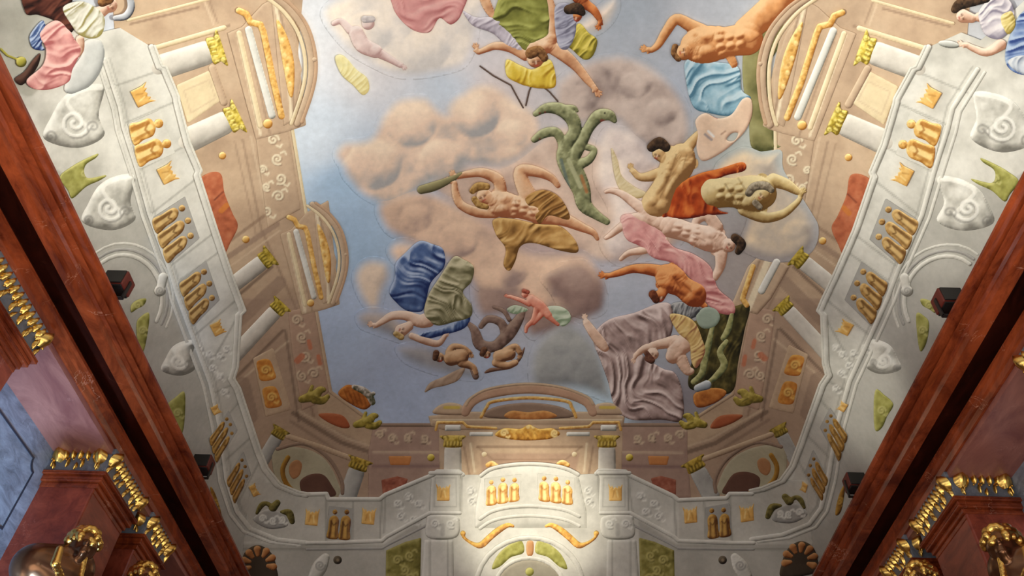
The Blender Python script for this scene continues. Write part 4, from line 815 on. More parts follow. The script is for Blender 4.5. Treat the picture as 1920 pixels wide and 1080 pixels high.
def face(x, y, r, ang, dark=(90, 50, 36), lip=(176, 70, 60)):
    """eyes, brows, nose and mouth; ang = direction of the chin"""
    a = math.radians(ang); dx, dy = math.cos(a), math.sin(a); q = lambda u, v: (x+dx*v*r-dy*u*r, y+dy*v*r+dx*u*r)
    return [([q(-.55, -.05), q(-.22, -.05)], 1.1, dark, .9), ([q(.22, -.05), q(.55, -.05)], 1.1, dark, .9), ([q(-.6, -.26), q(-.2, -.3)], .9, dark, .5), ([q(.6, -.26), q(.2, -.3)], .9, dark, .5),
            ([q(0, -.1), q(.05, .3)], 1.3, (244, 212, 180), .8, .012), ([q(.14, .0), q(.16, .3)], .9, dark, .5), ([q(-.2, .55), q(.22, .55)], 1.2, lip, .9)]
def person(label, body, skin=SKIN, cloth=(), hair=(), marks=(), base=.075, group='painted people in the sky', extra=()):
    t = thing('person', label, 'person', group)
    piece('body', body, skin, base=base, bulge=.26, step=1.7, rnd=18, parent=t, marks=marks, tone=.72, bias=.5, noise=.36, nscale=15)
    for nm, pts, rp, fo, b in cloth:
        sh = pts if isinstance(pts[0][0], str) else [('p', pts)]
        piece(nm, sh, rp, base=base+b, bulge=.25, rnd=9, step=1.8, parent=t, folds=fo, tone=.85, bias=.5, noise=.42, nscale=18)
    for h in hair:
        sh, rp = (h[0], h[1])
        piece('hair', sh, rp, base=base+(h[2] if len(h) > 2 else .035), bulge=.4, step=1.6, parent=t, noise=.7, nscale=4)
    return t
DKH = ((22, 16, 12), (58, 42, 30), (96, 72, 50)); BRH = ((70, 42, 22), (124, 84, 48), (168, 124, 76)); GRH = ((80, 70, 56), (140, 126, 104), (188, 176, 152))
GREEN = ((70, 70, 24), (132, 134, 62), (176, 178, 98)); YLW = ((170, 130, 30), (222, 192, 70), (244, 226, 130)); LILAC = ((140, 130, 140), (192, 184, 192), (220, 214, 218)); BLUE = ((30, 46, 96), (84, 108, 154), (176, 192, 218))
PINK = ((168, 96, 96), (214, 154, 148), (236, 192, 182)); TEAL = ((76, 118, 140), (140, 178, 194), (190, 212, 220)); RED = ((96, 24, 12), (178, 72, 28), (222, 128, 62)); MAUVE = ((92, 72, 68), (172, 148, 142), (226, 208, 202))
GOLDC = ((104, 70, 30), (178, 134, 74), (218, 180, 116)); SAGE = ((96, 92, 62), (156, 150, 116), (206, 198, 164))

person('winged youth in green drape, arms spread, at the top centre of the sky',
  [('c', [(1000, 92, 15), (1022, 84, 17), (1034, 72, 12)]), ('e', (1020, 86, 13, 9, 20), 9), ('e', (1036, 92, 9, 8, 0), 9), ('c', [(1004, 112, 15), (1006, 102, 12)], 9), ('c', [(985, 104, 10), (958, 90, 9), (930, 86, 7.5), (912, 92, 6), (898, 98, 4.5)]), ('c', [(1030, 86, 12), (1058, 104, 12), (1082, 126, 9), (1100, 148, 7.5), (1114, 164, 5)]),
   ('c', [(1034, 70, 9), (1036, 30, 9), (1024, -16, 8)]), ('c', [(904, -14, 9), (914, 12, 9), (924, 30, 6)])]+hand(896, 98, 250, 1.0)+hand(1114, 164, 55, 1.15, -1),
  cloth=[('green_drape', [(926, 24), (950, -20), (1020, -24), (1032, 30), (1026, 78), (1004, 96), (980, 94), (955, 66), (925, 42)], GREEN, (70, 20, 3), .0),
         ('yellow_drape', [(950, 112), (975, 122), (1000, 130), (1032, 112), (1042, 160), (1015, 166), (990, 162), (972, 156), (950, 142)], YLW, (20, 18, 3), -.01),
         ('olive_drape', [(1066, 82), (1084, 44), (1104, 62), (1120, 76), (1112, 104), (1096, 112), (1076, 96)], ((110, 100, 30), (186, 170, 66), (226, 208, 104)), (40, 16, 3), -.01),
         ('lilac_wing', [(868, 20), (892, 32), (925, 32), (948, 44), (972, 78), (982, 98), (955, 92), (926, 64), (890, 50), (876, 36)], LILAC, (30, 14, 2), .0),
         ('grey_blue_sash', [(1040, 14), (1072, 10), (1080, 58), (1064, 92), (1046, 84)], ((110, 108, 124), (160, 160, 176), (190, 190, 200)), (80, 12, 3), .01)],
  hair=[([('c', [(996, 100, 11), (1010, 96, 10), (1020, 108, 8)])], BRH)], marks=face(1005, 116, 12, 80))
t = thing('painted_bow', 'thin dark painted bow lines hanging below the winged youth', 'bow')
for pl in ([(900, 124), (925, 142), (958, 160), (972, 186), (981, 202)], [(1004, 142), (992, 172), (986, 198)], [(1010, 156), (1030, 172), (1046, 190)]):
    piece('bow_limb', [('b', pl, 1.5)], ((60, 46, 40), (96, 78, 68), (120, 100, 88)), base=.06, bulge=.6, step=1.4, parent=t)
person('dark-haired cherub reaching down at the top edge, right of the green drape',
  [('c', [(1080, 30, 11)]), ('c', [(1085, -10, 16), (1096, 6, 10), (1112, 18, 8), (1122, 32, 6), (1126, 40, 4)]), ('c', [(1072, -14, 12), (1090, -8, 14)])]+hand(1126, 40, 110, .95), SKINO, hair=[([('c', [(1066, 18, 9), (1082, 16, 11), (1092, 24, 6)])], DKH)], marks=face(1080, 34, 9, 100), base=.085)
person('muscular man with outstretched arm above the pale blue cloth, top right of the sky',
  torso(1350, 80, 100, 36, 172)+[('c', [(1282, 98, 15)], 14), ('c', [(1325, 62, 13), (1295, 48, 12), (1268, 36, 10), (1250, 58, 9), (1234, 84, 7), (1222, 94, 5)]), ('c', [(1368, 104, 9), (1376, 120, 7)]), ('c', [(1400, 56, 24), (1440, 22, 26), (1470, -10, 24)])]+hand(1221, 94, 190, 1.15)+hand(1376, 122, 120, .8), SKINT and ((146, 82, 40), (214, 152, 96), (238, 192, 140)),
  cloth=[('teal_cloth', [(1288, 112), (1340, 116), (1384, 126), (1390, 168), (1408, 186), (1372, 216), (1330, 212), (1300, 200), (1286, 150)], TEAL, (35, 26, 5, 1.3), -.015)],
  hair=[([('c', [(1266, 88, 6), (1264, 100, 6), (1272, 110, 6)])], BRH)], marks=face(1282, 98, 12, 170))
piece('painted_hillside', [('p', [(1392, 130), (1398, 70), (1430, 10), (1480, -40), (1540, -40), (1480, 60), (1440, 130), (1450, 200), (1452, 262), (1466, 276), (1412, 280), (1404, 220), (1396, 180)])], ((78, 80, 44), (130, 126, 80), (156, 152, 104)), base=.03, bulge=.15, rnd=20, noise=.5, nscale=24, label='olive green painted hillside strip beside the right pediment', cat='hillside')
person('bearded nude man raising a staff above his head, left of centre of the sky',
  torso(966, 388, 86, 25, 192)+[('c', [(908, 368, 15), (920, 374, 11)], 10), ('c', [(940, 368, 11), (934, 338, 11), (905, 324, 9), (880, 326, 7), (862, 330, 5.5)]), ('c', [(928, 398, 11), (895, 398, 9.5), (864, 384, 8), (854, 362, 7), (852, 344, 5.5)]),
   ('c', [(1005, 388, 18), (985, 356, 15), (976, 322, 12), (1006, 322, 10), (1034, 334, 7), (1046, 348, 5)]), ('c', [(1008, 404, 16), (1052, 410, 13), (1090, 426, 8.5), (1112, 436, 6), (1120, 448, 3.5)])]+hand(858, 332, 215, 1.0)+hand(850, 342, 200, 1.0, -1), SKIN,
  cloth=[('tan_pelt', [(925, 412), (960, 410), (1010, 420), (1050, 424), (1078, 450), (1083, 473), (1050, 470), (1002, 456), (976, 462), (966, 490), (955, 508), (944, 496), (948, 466), (930, 440)], GOLDC, (60, 26, 4, 1.4), -.02),
         ('loincloth', [(985, 372), (1015, 356), (1045, 366), (1064, 392), (1066, 412), (1030, 404), (1012, 420), (1000, 402)], ((100, 66, 28), (158, 112, 58), (196, 154, 92)), (50, 16, 3), .03)],
  hair=[([('c', [(886, 358, 6), (896, 350, 8), (912, 350, 7)]), ('c', [(890, 374, 6), (898, 384, 6), (912, 388, 5)])], ((110, 76, 34), (164, 124, 66), (202, 166, 104)))], marks=face(905, 370, 11, 60)+[([(944, 392), (960, 408)], 1.4, SKIN[0], .5), ([(966, 376), (972, 398)], 1.4, SKIN[0], .4), ([(990, 388), (1000, 402)], 1.4, SKIN[0], .4)])
piece('painted_staff', [('c', [(790, 356, 8), (812, 350, 9), (835, 341, 7), (866, 326, 4)])], ((76, 70, 46), (128, 120, 82), (168, 160, 116)), base=.07, bulge=.5, step=1.6, label='thick olive painted staff held by the bearded nude man', cat='staff')
piece('painted_serpent', [('c', [(1004, 214, 5), (1024, 203, 9), (1050, 205, 12), (1072, 222, 13), (1078, 246, 12), (1062, 272, 12), (1060, 296, 17), (1076, 326, 20), (1090, 356, 17), (1096, 384, 14), (1116, 402, 9), (1138, 416, 6)]),
   ('c', [(1002, 262, 6), (1020, 250, 9), (1042, 248, 9), (1054, 266, 9), (1058, 286, 12)]), ('c', [(1072, 300, 13), (1090, 268, 11), (1104, 240, 10), (1122, 218, 12), (1142, 216, 10), (1152, 226, 5)]), ('c', [(1080, 310, 11), (1104, 300, 8), (1114, 282, 6), (1100, 276, 6)]), ('c', [(1050, 205, 8), (1074, 202, 5), (1082, 208, 3)])],
  ((58, 62, 40), (136, 138, 98), (196, 198, 152)), base=.07, bulge=.45, step=1.7, noise=.35, nscale=7, marks=[([(1008, 222), (1030, 220), (1044, 226)], 3, (206, 196, 196), .8), ([(1012, 212)], 1.8, (110, 40, 40), .9), ([(1022, 210)], 1.6, (110, 40, 40), .9), ([(1012, 260)], 1.6, (110, 40, 40), .9), ([(1128, 226), (1146, 232)], 3, (120, 60, 50), .9), ([(1134, 212)], 2, (40, 30, 24), .9), ([(1066, 300), (1088, 350)], 4, (190, 190, 150), .6), ([(1052, 300), (1066, 350)], 3, (90, 110, 110), .7), ([(1090, 330), (1100, 360)], 3, (180, 110, 60), .6)],
  label='green many-necked painted serpent curling at the centre of the sky', cat='serpent')
person('dark-haired nude youth seen from behind, right of the green serpent',
  back(1256, 336, 104, 32, -62)+[('c', [(1236, 288, 13), (1246, 300, 9)], 10), ('c', [(1252, 320, 12), (1222, 330, 10), (1200, 332, 7), (1188, 322, 5.5)]), ('c', [(1290, 276, 11), (1304, 258, 8), (1316, 244, 5)])]+hand(1188, 322, 240, .95), SKINT,
  hair=[([('c', [(1222, 276, 9), (1236, 268, 11), (1248, 276, 9)])], DKH)], marks=face(1232, 292, 9, 110)+[([(1268, 290), (1256, 330), (1238, 370)], 1.6, SKINT[0], .5), ([(1288, 290), (1280, 316)], 1.5, SKINT[0], .4)])
piece('painted_wing', [('p', [(1146, 278), (1158, 300), (1166, 330), (1190, 350), (1212, 362), (1196, 372), (1166, 360), (1152, 330)])], ((176, 150, 96), (220, 202, 158), (236, 224, 192)), base=.06, bulge=.2, step=2, folds=(60, 10, 1.5), label='pale yellow painted wing left of the dark-haired youth', cat='wing')
piece('painted_board', [('p', [(1308, 250), (1304, 226), (1322, 212), (1346, 222), (1372, 214), (1392, 186), (1408, 186), (1410, 214), (1398, 244), (1378, 266), (1350, 288), (1318, 302), (1306, 280)]), ('-', [(1362, 262), (1372, 250), (1384, 250), (1376, 264)])], ((176, 140, 118), (226, 196, 168), (242, 218, 194)), base=.085, bulge=.2, rnd=6, step=1.7, noise=.2,
  marks=[([(1334, 214), (1344, 220)], 3, (190, 90, 80), .7), ([(1322, 252), (1334, 262)], 2.4, (120, 120, 130), .7), ([(1328, 246), (1338, 256)], 2.2, (230, 230, 226), .8), ([(1352, 252), (1360, 246)], 1.6, (150, 110, 90), .6)], label='pale pink painted rounded board with a dark hole, behind the dark-haired youth', cat='board')
person('bearded grey-haired man in a red-orange cloak holding his arms out, right of the sky',
  torso(1386, 362, 92, 35, 2)+[('c', [(1430, 366, 16)], 26), ('c', [(1450, 338, 13), (1474, 346, 11), (1490, 356, 8), (1500, 362, 5)]), ('c', [(1396, 392, 13), (1432, 408, 10), (1466, 402, 8), (1490, 384, 6), (1500, 372, 4.5)])]+hand(1500, 368, 300, 1.0), ((120, 88, 44), (204, 176, 118), (236, 218, 166)),
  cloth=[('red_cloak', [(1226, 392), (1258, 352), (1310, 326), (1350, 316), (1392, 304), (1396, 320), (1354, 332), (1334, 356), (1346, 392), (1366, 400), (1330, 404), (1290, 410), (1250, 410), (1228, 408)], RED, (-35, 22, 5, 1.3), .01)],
  hair=[([('c', [(1404, 362, 7), (1414, 350, 8), (1434, 348, 8), (1446, 356, 6)]), ('c', [(1416, 380, 6), (1424, 388, 6)])], GRH, .11)], marks=face(1428, 368, 10, 140)+[([(1360, 345), (1380, 380)], 1.6, (120, 88, 44), .5), ([(1384, 334), (1398, 356)], 1.6, (120, 88, 44), .4), ([(1370, 362), (1404, 366)], 1.4, (120, 88, 44), .4)])
person('reclining nude with pink drape and dark hair, below the red cloak',
  torso(1304, 440, 96, 24, 18)+[('c', [(1366, 460, 13)], 8), ('c', [(1214, 404, 12), (1240, 416, 17), (1262, 424, 19)]), ('c', [(1220, 402, 13), (1194, 384, 10), (1166, 364, 7), (1146, 358, 5), (1136, 360, 3.5)]), ('c', [(1226, 416, 12), (1190, 408, 9), (1164, 426, 7.5), (1146, 440, 5.5), (1136, 446, 4)]),
   ('c', [(1344, 426, 12), (1326, 404, 11), (1306, 414, 8), (1302, 434, 6), (1302, 446, 4.5)]), ('c', [(1352, 476, 12), (1350, 500, 9), (1340, 520, 7)]), ('c', [(1244, 452, 9), (1210, 468, 8), (1180, 474, 6), (1164, 486, 4)])]+hand(1302, 446, 80, 1.0), SKINP,
  cloth=[('pink_drape', [(1166, 404), (1200, 404), (1238, 430), (1262, 462), (1300, 476), (1332, 500), (1346, 540), (1374, 566), (1376, 588), (1346, 586), (1318, 560), (1296, 524), (1262, 494), (1226, 484), (1200, 462), (1176, 450), (1166, 428)], PINK, (-50, 17, 4, 1.2), .0)],
  hair=[([('c', [(1378, 446, 8), (1390, 458, 9), (1384, 472, 6)])], DKH)], marks=face(1368, 462, 9, 150)+[([(1300, 440), (1322, 452)], 1.4, SKINP[0], .5), ([(1324, 470)], 2, (190, 120, 100), .7), ([(1296, 456)], 2, (190, 120, 100), .7)])
person('sunburnt man stretching his arm to the left, under the pink drape',
  back(1274, 534, 66, 27, 215)+[('c', [(1236, 556, 11), (1244, 546, 9)], 6), ('c', [(1255, 514, 13), (1222, 506, 11), (1188, 504, 8), (1160, 512, 6.5), (1142, 517, 4.5)]), ('c', [(1298, 556, 9), (1314, 568, 7), (1322, 574, 5)])]+hand(1142, 517, 185, 1.1), SKINO,
  cloth=[('grey_sash', [(1258, 572), (1278, 566), (1306, 574), (1314, 586), (1290, 600), (1270, 592)], ((60, 60, 64), (120, 120, 122), (180, 180, 178)), (30, 11, 3), .0)],
  hair=[([('c', [(1224, 552, 8), (1230, 562, 7)])], ((50, 22, 12), (100, 50, 30), (140, 80, 50)))], marks=face(1240, 558, 9, 100)+[([(1262, 518), (1276, 540)], 1.6, SKINO[0], .6), ([(1280, 530), (1296, 546)], 1.6, SKINO[0], .5)], base=.085)
person('pale woman bending over the large mauve cloak, lower right of the sky',
  [('c', [(1224, 664, 11)], 6), ('c', [(1296, 636, 17), (1274, 650, 18), (1262, 668, 14)]), ('c', [(1266, 640, 12), (1236, 646, 9), (1208, 654, 7), (1192, 666, 5)]), ('c', [(1276, 672, 12), (1288, 694, 9), (1296, 696, 6)]), ('c', [(1100, 606, 7), (1112, 624, 9), (1126, 642, 10), (1134, 652, 8)])]+hand(1192, 666, 110, .9)+hand(1100, 604, 250, .9), SKINP,
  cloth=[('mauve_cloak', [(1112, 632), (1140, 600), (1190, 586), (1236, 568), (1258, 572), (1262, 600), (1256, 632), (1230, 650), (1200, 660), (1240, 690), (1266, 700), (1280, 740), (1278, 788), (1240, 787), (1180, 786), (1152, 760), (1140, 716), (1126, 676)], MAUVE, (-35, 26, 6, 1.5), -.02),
         ('rose_and_yellow_dress', [(1256, 590), (1284, 592), (1304, 606), (1316, 634), (1322, 660), (1306, 690), (1296, 676), (1292, 644), (1270, 622)], ((150, 96, 70), (206, 172, 108), (226, 200, 140)), (60, 13, 3), .03)],
  hair=[([('c', [(1214, 672, 6), (1222, 676, 6), (1212, 662, 5)])], ((50, 28, 20), (96, 56, 44), (130, 90, 70)))], marks=face(1226, 666, 8, 120), base=.085)
t = thing('painted_thicket', 'dark green painted thicket with pale curling serpents, right of the mauve cloak', 'thicket')
piece('thicket', [('p', [(1298, 606), (1330, 600), (1350, 586), (1404, 570), (1396, 620), (1384, 680), (1376, 730), (1350, 740), (1310, 734), (1290, 720), (1300, 660)])], ((30, 28, 14), (66, 60, 30), (112, 100, 54)), base=.055, bulge=.15, rnd=10, parent=t, step=2, noise=.7, nscale=12, folds=(10, 22, 3))
for pl in ([(1362, 640, 4), (1350, 660, 6), (1358, 684, 7), (1344, 704, 6), (1330, 716, 4)], [(1336, 612, 4), (1330, 640, 6), (1322, 670, 7), (1316, 700, 6), (1300, 716, 5)], [(1372, 590, 4), (1366, 616, 6), (1356, 634, 5)]):
    piece('pale_serpent', [('c', pl)], ((84, 90, 60), (150, 150, 96), (196, 194, 140)), base=.08, bulge=.5, step=1.6, parent=t, noise=.5, nscale=6)
piece('painted_disc', [('p', [(1306, 590), (1322, 576), (1342, 580), (1350, 596), (1340, 612), (1320, 616), (1308, 606)])], ((110, 124, 108), (150, 164, 148), (176, 188, 172)), base=.095, bulge=.2, step=1.8, label='grey green painted rounded shield beside the end of the pink drape', cat='shield')
person('woman in blue and pale olive robes reaching left, lower left of the sky',
  [('c', [(752, 620, 12), (766, 612, 9)], 5), ('c', [(802, 600, 14), (786, 602, 12), (762, 592, 9), (736, 592, 8), (718, 602, 6), (706, 610, 4.5)]), ('c', [(772, 630, 6), (800, 640, 7), (822, 644, 6), (834, 630, 4)])]+hand(706, 610, 190, .95)+hand(832, 636, 300, .8), SKINP,
  cloth=[('blue_drape', [(742, 494), (760, 474), (786, 452), (812, 458), (831, 468), (833, 500), (808, 530), (798, 566), (790, 584), (762, 582), (742, 566), (730, 548), (740, 522)], BLUE, (-40, 34, 9, 1.6), .0),
         ('olive_robe', [(796, 590), (802, 556), (824, 520), (850, 482), (868, 486), (888, 500), (884, 528), (868, 548), (884, 572), (882, 594), (850, 604), (818, 610)], SAGE, (-65, 22, 6, 1.4), .015),
         ('blue_hem', [(784, 626), (828, 614), (876, 590), (880, 604), (866, 618), (832, 628), (796, 636)], BLUE, (20, 14, 3), -.01)],
  hair=[([('c', [(742, 626, 5), (752, 632, 6)])], ((140, 110, 60), (190, 160, 104), (220, 196, 146)))], marks=face(754, 620, 9, 200))
for lab, b, h, f in (('small brown cherub crouching at the lower left, beside the tan wing', [('c', [(824, 670, 9)]), ('c', [(846, 672, 14), (866, 668, 13)]), ('c', [(842, 660, 7), (850, 650, 6), (868, 652, 5), (880, 660, 4)]), ('c', [(866, 680, 9), (886, 688, 6), (892, 700, 5)])]+hand(880, 660, 60, .7), [('c', [(818, 662, 6), (816, 672, 5)])], face(826, 672, 8, 90)),
                     ('small brown cherub with raised arm, right of the crouching cherub', [('c', [(912, 664, 8)]), ('c', [(936, 668, 12), (956, 664, 11)]), ('c', [(948, 658, 7), (966, 650, 6), (974, 660, 5)]), ('c', [(930, 680, 8), (950, 686, 7), (966, 680, 6)])]+hand(974, 660, 90, .7), [('c', [(908, 656, 6), (904, 664, 5)])], face(914, 666, 7, 90))):
    person(lab, b, ((96, 60, 40), (190, 146, 106), (226, 190, 150)), hair=[(h, ((50, 30, 20), (96, 62, 44), (130, 94, 70)))], marks=f, group='small cherubs and angels')
piece('painted_tan_wing', [('p', [(796, 736), (806, 718), (832, 706), (856, 694), (872, 690), (860, 712), (838, 722), (812, 728)])], ((130, 104, 84), (176, 150, 128), (200, 178, 156)), base=.06, bulge=.25, step=1.8, folds=(60, 9, 1.5), label='tan painted wing trailing below the crouching cherub', cat='wing')
t = thing('painted_brown_dragon', 'brown coiled painted dragon behind the two small cherubs', 'dragon')
piece('coil', [('c', [(876, 604, 3), (890, 620, 8), (900, 646, 11), (925, 650, 10), (946, 632, 9), (940, 606, 8), (916, 598, 7), (902, 612, 5)]), ('c', [(930, 650, 10), (954, 626, 12), (972, 600, 9), (980, 586, 5)]), ('c', [(955, 600, 4), (945, 584, 4), (926, 576, 3)]), ('c', [(886, 690, 6), (892, 706, 6)])], ((78, 58, 50), (132, 106, 94), (164, 140, 124)), base=.06, bulge=.45, step=1.7, parent=t, noise=.4, nscale=7)
piece('ragged_crest', [('p', [(950, 688), (970, 672), (984, 650), (978, 672), (960, 690), (930, 696), (908, 700), (920, 690)])], ((78, 52, 42), (120, 84, 66), (150, 116, 94)), base=.055, bulge=.3, step=1.7, parent=t)
person('small pink angel with a pale green sash flying at the centre bottom of the sky',
  [('c', [(984, 552, 6.5)]), ('c', [(996, 562, 9), (1012, 574, 10), (1028, 590, 8)]), ('c', [(992, 570, 5), (974, 562, 4), (956, 556, 3.2)]), ('c', [(1026, 590, 7), (1040, 602, 5), (1046, 608, 3.5)]), ('c', [(1006, 580, 6), (1000, 600, 5), (988, 612, 4), (986, 622, 3)]), ('c', [(1016, 588, 6), (1000, 606, 4)])]+hand(956, 556, 190, .6), ((170, 80, 60), (220, 142, 118), (240, 186, 162)),
  cloth=[('green_sash', [(1012, 592), (1024, 576), (1048, 574), (1066, 584), (1070, 600), (1056, 612), (1040, 604), (1030, 598)], ((130, 150, 120), (180, 194, 168), (208, 216, 194)), (30, 12, 3), -.01), ('green_sash', [(950, 580), (966, 572), (990, 580), (976, 588), (960, 588)], ((130, 150, 120), (170, 184, 158), (190, 200, 176)), (30, 12, 3), -.01)],
  hair=[([('c', [(982, 546, 4), (990, 548, 3.5)])], ((120, 50, 36), (160, 80, 60), (190, 110, 90)))], marks=[([(984, 554)], 1, (120, 50, 40), .8)], group='small cherubs and angels')
piece('painted_pink_cloth', [('p', [(738, -30), (870, -30), (866, 24), (846, 46), (824, 34), (806, 60), (778, 58), (752, 38), (736, 10)])], PINK, base=.06, bulge=.25, rnd=10, step=2, folds=(-60, 26, 5, 1.4), label='pink painted cloth billowing at the top left of the sky', cat='cloth')
person('faint pale cherub in the bright top left of the sky, above the yellow cloth',
  [('c', [(690, 44, 12)]), ('c', [(668, 62, 14), (680, 84, 15), (704, 96, 13)]), ('c', [(704, 96, 10), (730, 110, 7), (750, 122, 5)]), ('c', [(656, 56, 8), (640, 40, 6), (626, 44, 5)])]+hand(750, 122, 30, .8), ((180, 146, 140), (222, 198, 190), (236, 220, 212)), hair=[([('c', [(684, 36, 7), (698, 36, 6)])], ((170, 160, 160), (196, 188, 184), (214, 206, 200)))], base=.06, group='small cherubs and angels',
  cloth=[('yellow_cloth', [(628, 108), (644, 104), (668, 130), (688, 146), (692, 168), (680, 178), (662, 160), (640, 140)], ((214, 198, 134), (228, 218, 160), (236, 228, 180)), (40, 16, 2), .0)])
person('person in pink robe and brown cloak with a curved steel shield, top left corner',
  [('c', [(206, 10, 14)]), ('c', [(168, 36, 15), (186, 24, 12), (200, 16, 9)]), ('c', [(150, 74, 8), (152, 92, 6), (146, 104, 4)])]+hand(150, 92, 120, .9), SKINP,
  cloth=[('white_and_yellow_bodice', [(118, 14), (150, 2), (180, 14), (196, 34), (192, 62), (176, 72), (150, 66), (132, 44)], ((150, 140, 84), (206, 204, 188), (232, 228, 214)), (50, 16, 4), .02),
         ('brown_cloak', [(46, -30), (140, -30), (130, 18), (140, 50), (128, 62), (104, 40), (72, 28), (48, 24)], ((34, 16, 12), (70, 34, 26), (104, 58, 44)), (40, 24, 4), .0),
         ('pink_robe', [(74, 62), (104, 38), (128, 54), (140, 74), (152, 94), (136, 130), (128, 154), (92, 168), (62, 166), (50, 150), (80, 122), (86, 92)], PINK, (75, 26, 7, 1.4), .01),
         ('blue_lining', [(58, 62), (80, 38), (86, 60), (78, 82), (84, 94), (64, 92), (56, 78)], BLUE, (40, 14, 3), .0), ('dark_shoe', [(28, 148), (46, 134), (62, 112), (76, 100), (72, 122), (56, 146), (40, 160)], ((30, 16, 12), (64, 40, 32), (96, 66, 54)), None, .0)],
  hair=[([('c', [(192, 4, 9), (204, -2, 10)])], BRH)], marks=face(208, 12, 11, 150), base=.12, group='painted people at the corners of the vault')
piece('painted_shield', [('c', [(216, 34, 5), (236, 30, 7), (246, 12, 7), (240, -14, 6)])], ((60, 62, 70), (170, 174, 180), (228, 230, 232)), base=.15, bulge=.5, step=1.7, label='curved steel-grey shield edge beside the pink-robed person', cat='shield')
piece('painted_censer', [('c', [(40, 116, 10)]), ('b', [(2, 92), (14, 104), (34, 112)], 2)], ((84, 80, 24), (164, 156, 66), (210, 200, 110)), base=.12, bulge=.5, step=1.6, label='olive-gold ball on a thin rod at the left edge, top', cat='ball')
piece('painted_shell_cushion', [('p', [(120, 168), (132, 134), (152, 104), (160, 76), (186, 74), (196, 96), (190, 130), (170, 160), (140, 176)])], ((140, 142, 140), (196, 198, 194), (222, 222, 216)), base=.10, bulge=.3, rnd=16, step=2.2, label='smooth pale grey painted cushion under the pink-robed person', cat='cushion')
person('woman in white blouse and blue skirt holding a round mirror, top right corner',
  [('c', [(1806, 30, 13), (1822, 34, 9)]), ('c', [(1876, 84, 11), (1850, 98, 8), (1828, 92, 6.5), (1812, 84, 5)]), ('c', [(1836, 32, 9), (1860, 24, 12)])]+hand(1812, 84, 190, 1.0), SKINP,
  cloth=[('white_blouse', [(1836, 20), (1862, -6), (1892, 0), (1902, 30), (1890, 60), (1872, 74), (1848, 66), (1838, 46)], ((130, 124, 140), (196, 190, 196), (226, 220, 220)), (60, 16, 4), .02), ('yellow_bodice', [(1876, 30), (1896, 20), (1904, 46), (1892, 64), (1880, 54)], ((150, 130, 60), (208, 190, 120), (230, 216, 160)), (40, 12, 2), .03),
         ('blue_skirt', [(1884, 106), (1896, 60), (1920, 20), (1980, 0), (1990, 140), (1930, 142), (1896, 132)], ((50, 72, 130), (112, 136, 180), (170, 188, 212)), (70, 24, 6), .0), ('grey_blue_hem', [(1890, 118), (1912, 104), (1960, 110), (1970, 140), (1920, 140)], ((120, 130, 150), (180, 188, 198), (212, 216, 220)), (30, 14, 3), .03)],
  hair=[([('c', [(1790, 18, 7), (1800, 8, 10), (1820, 4, 9), (1850, -2, 7)])], DKH)], marks=face(1804, 32, 10, 160), base=.12, group='painted people at the corners of the vault')
piece('painted_mirror', [('e', (1779, 83, 20, 7, 8))], ((90, 90, 84), (180, 182, 174), (232, 232, 226)), base=.13, bulge=.5, step=1.6, label='oval silver painted mirror held by the woman in the blue skirt', cat='mirror')

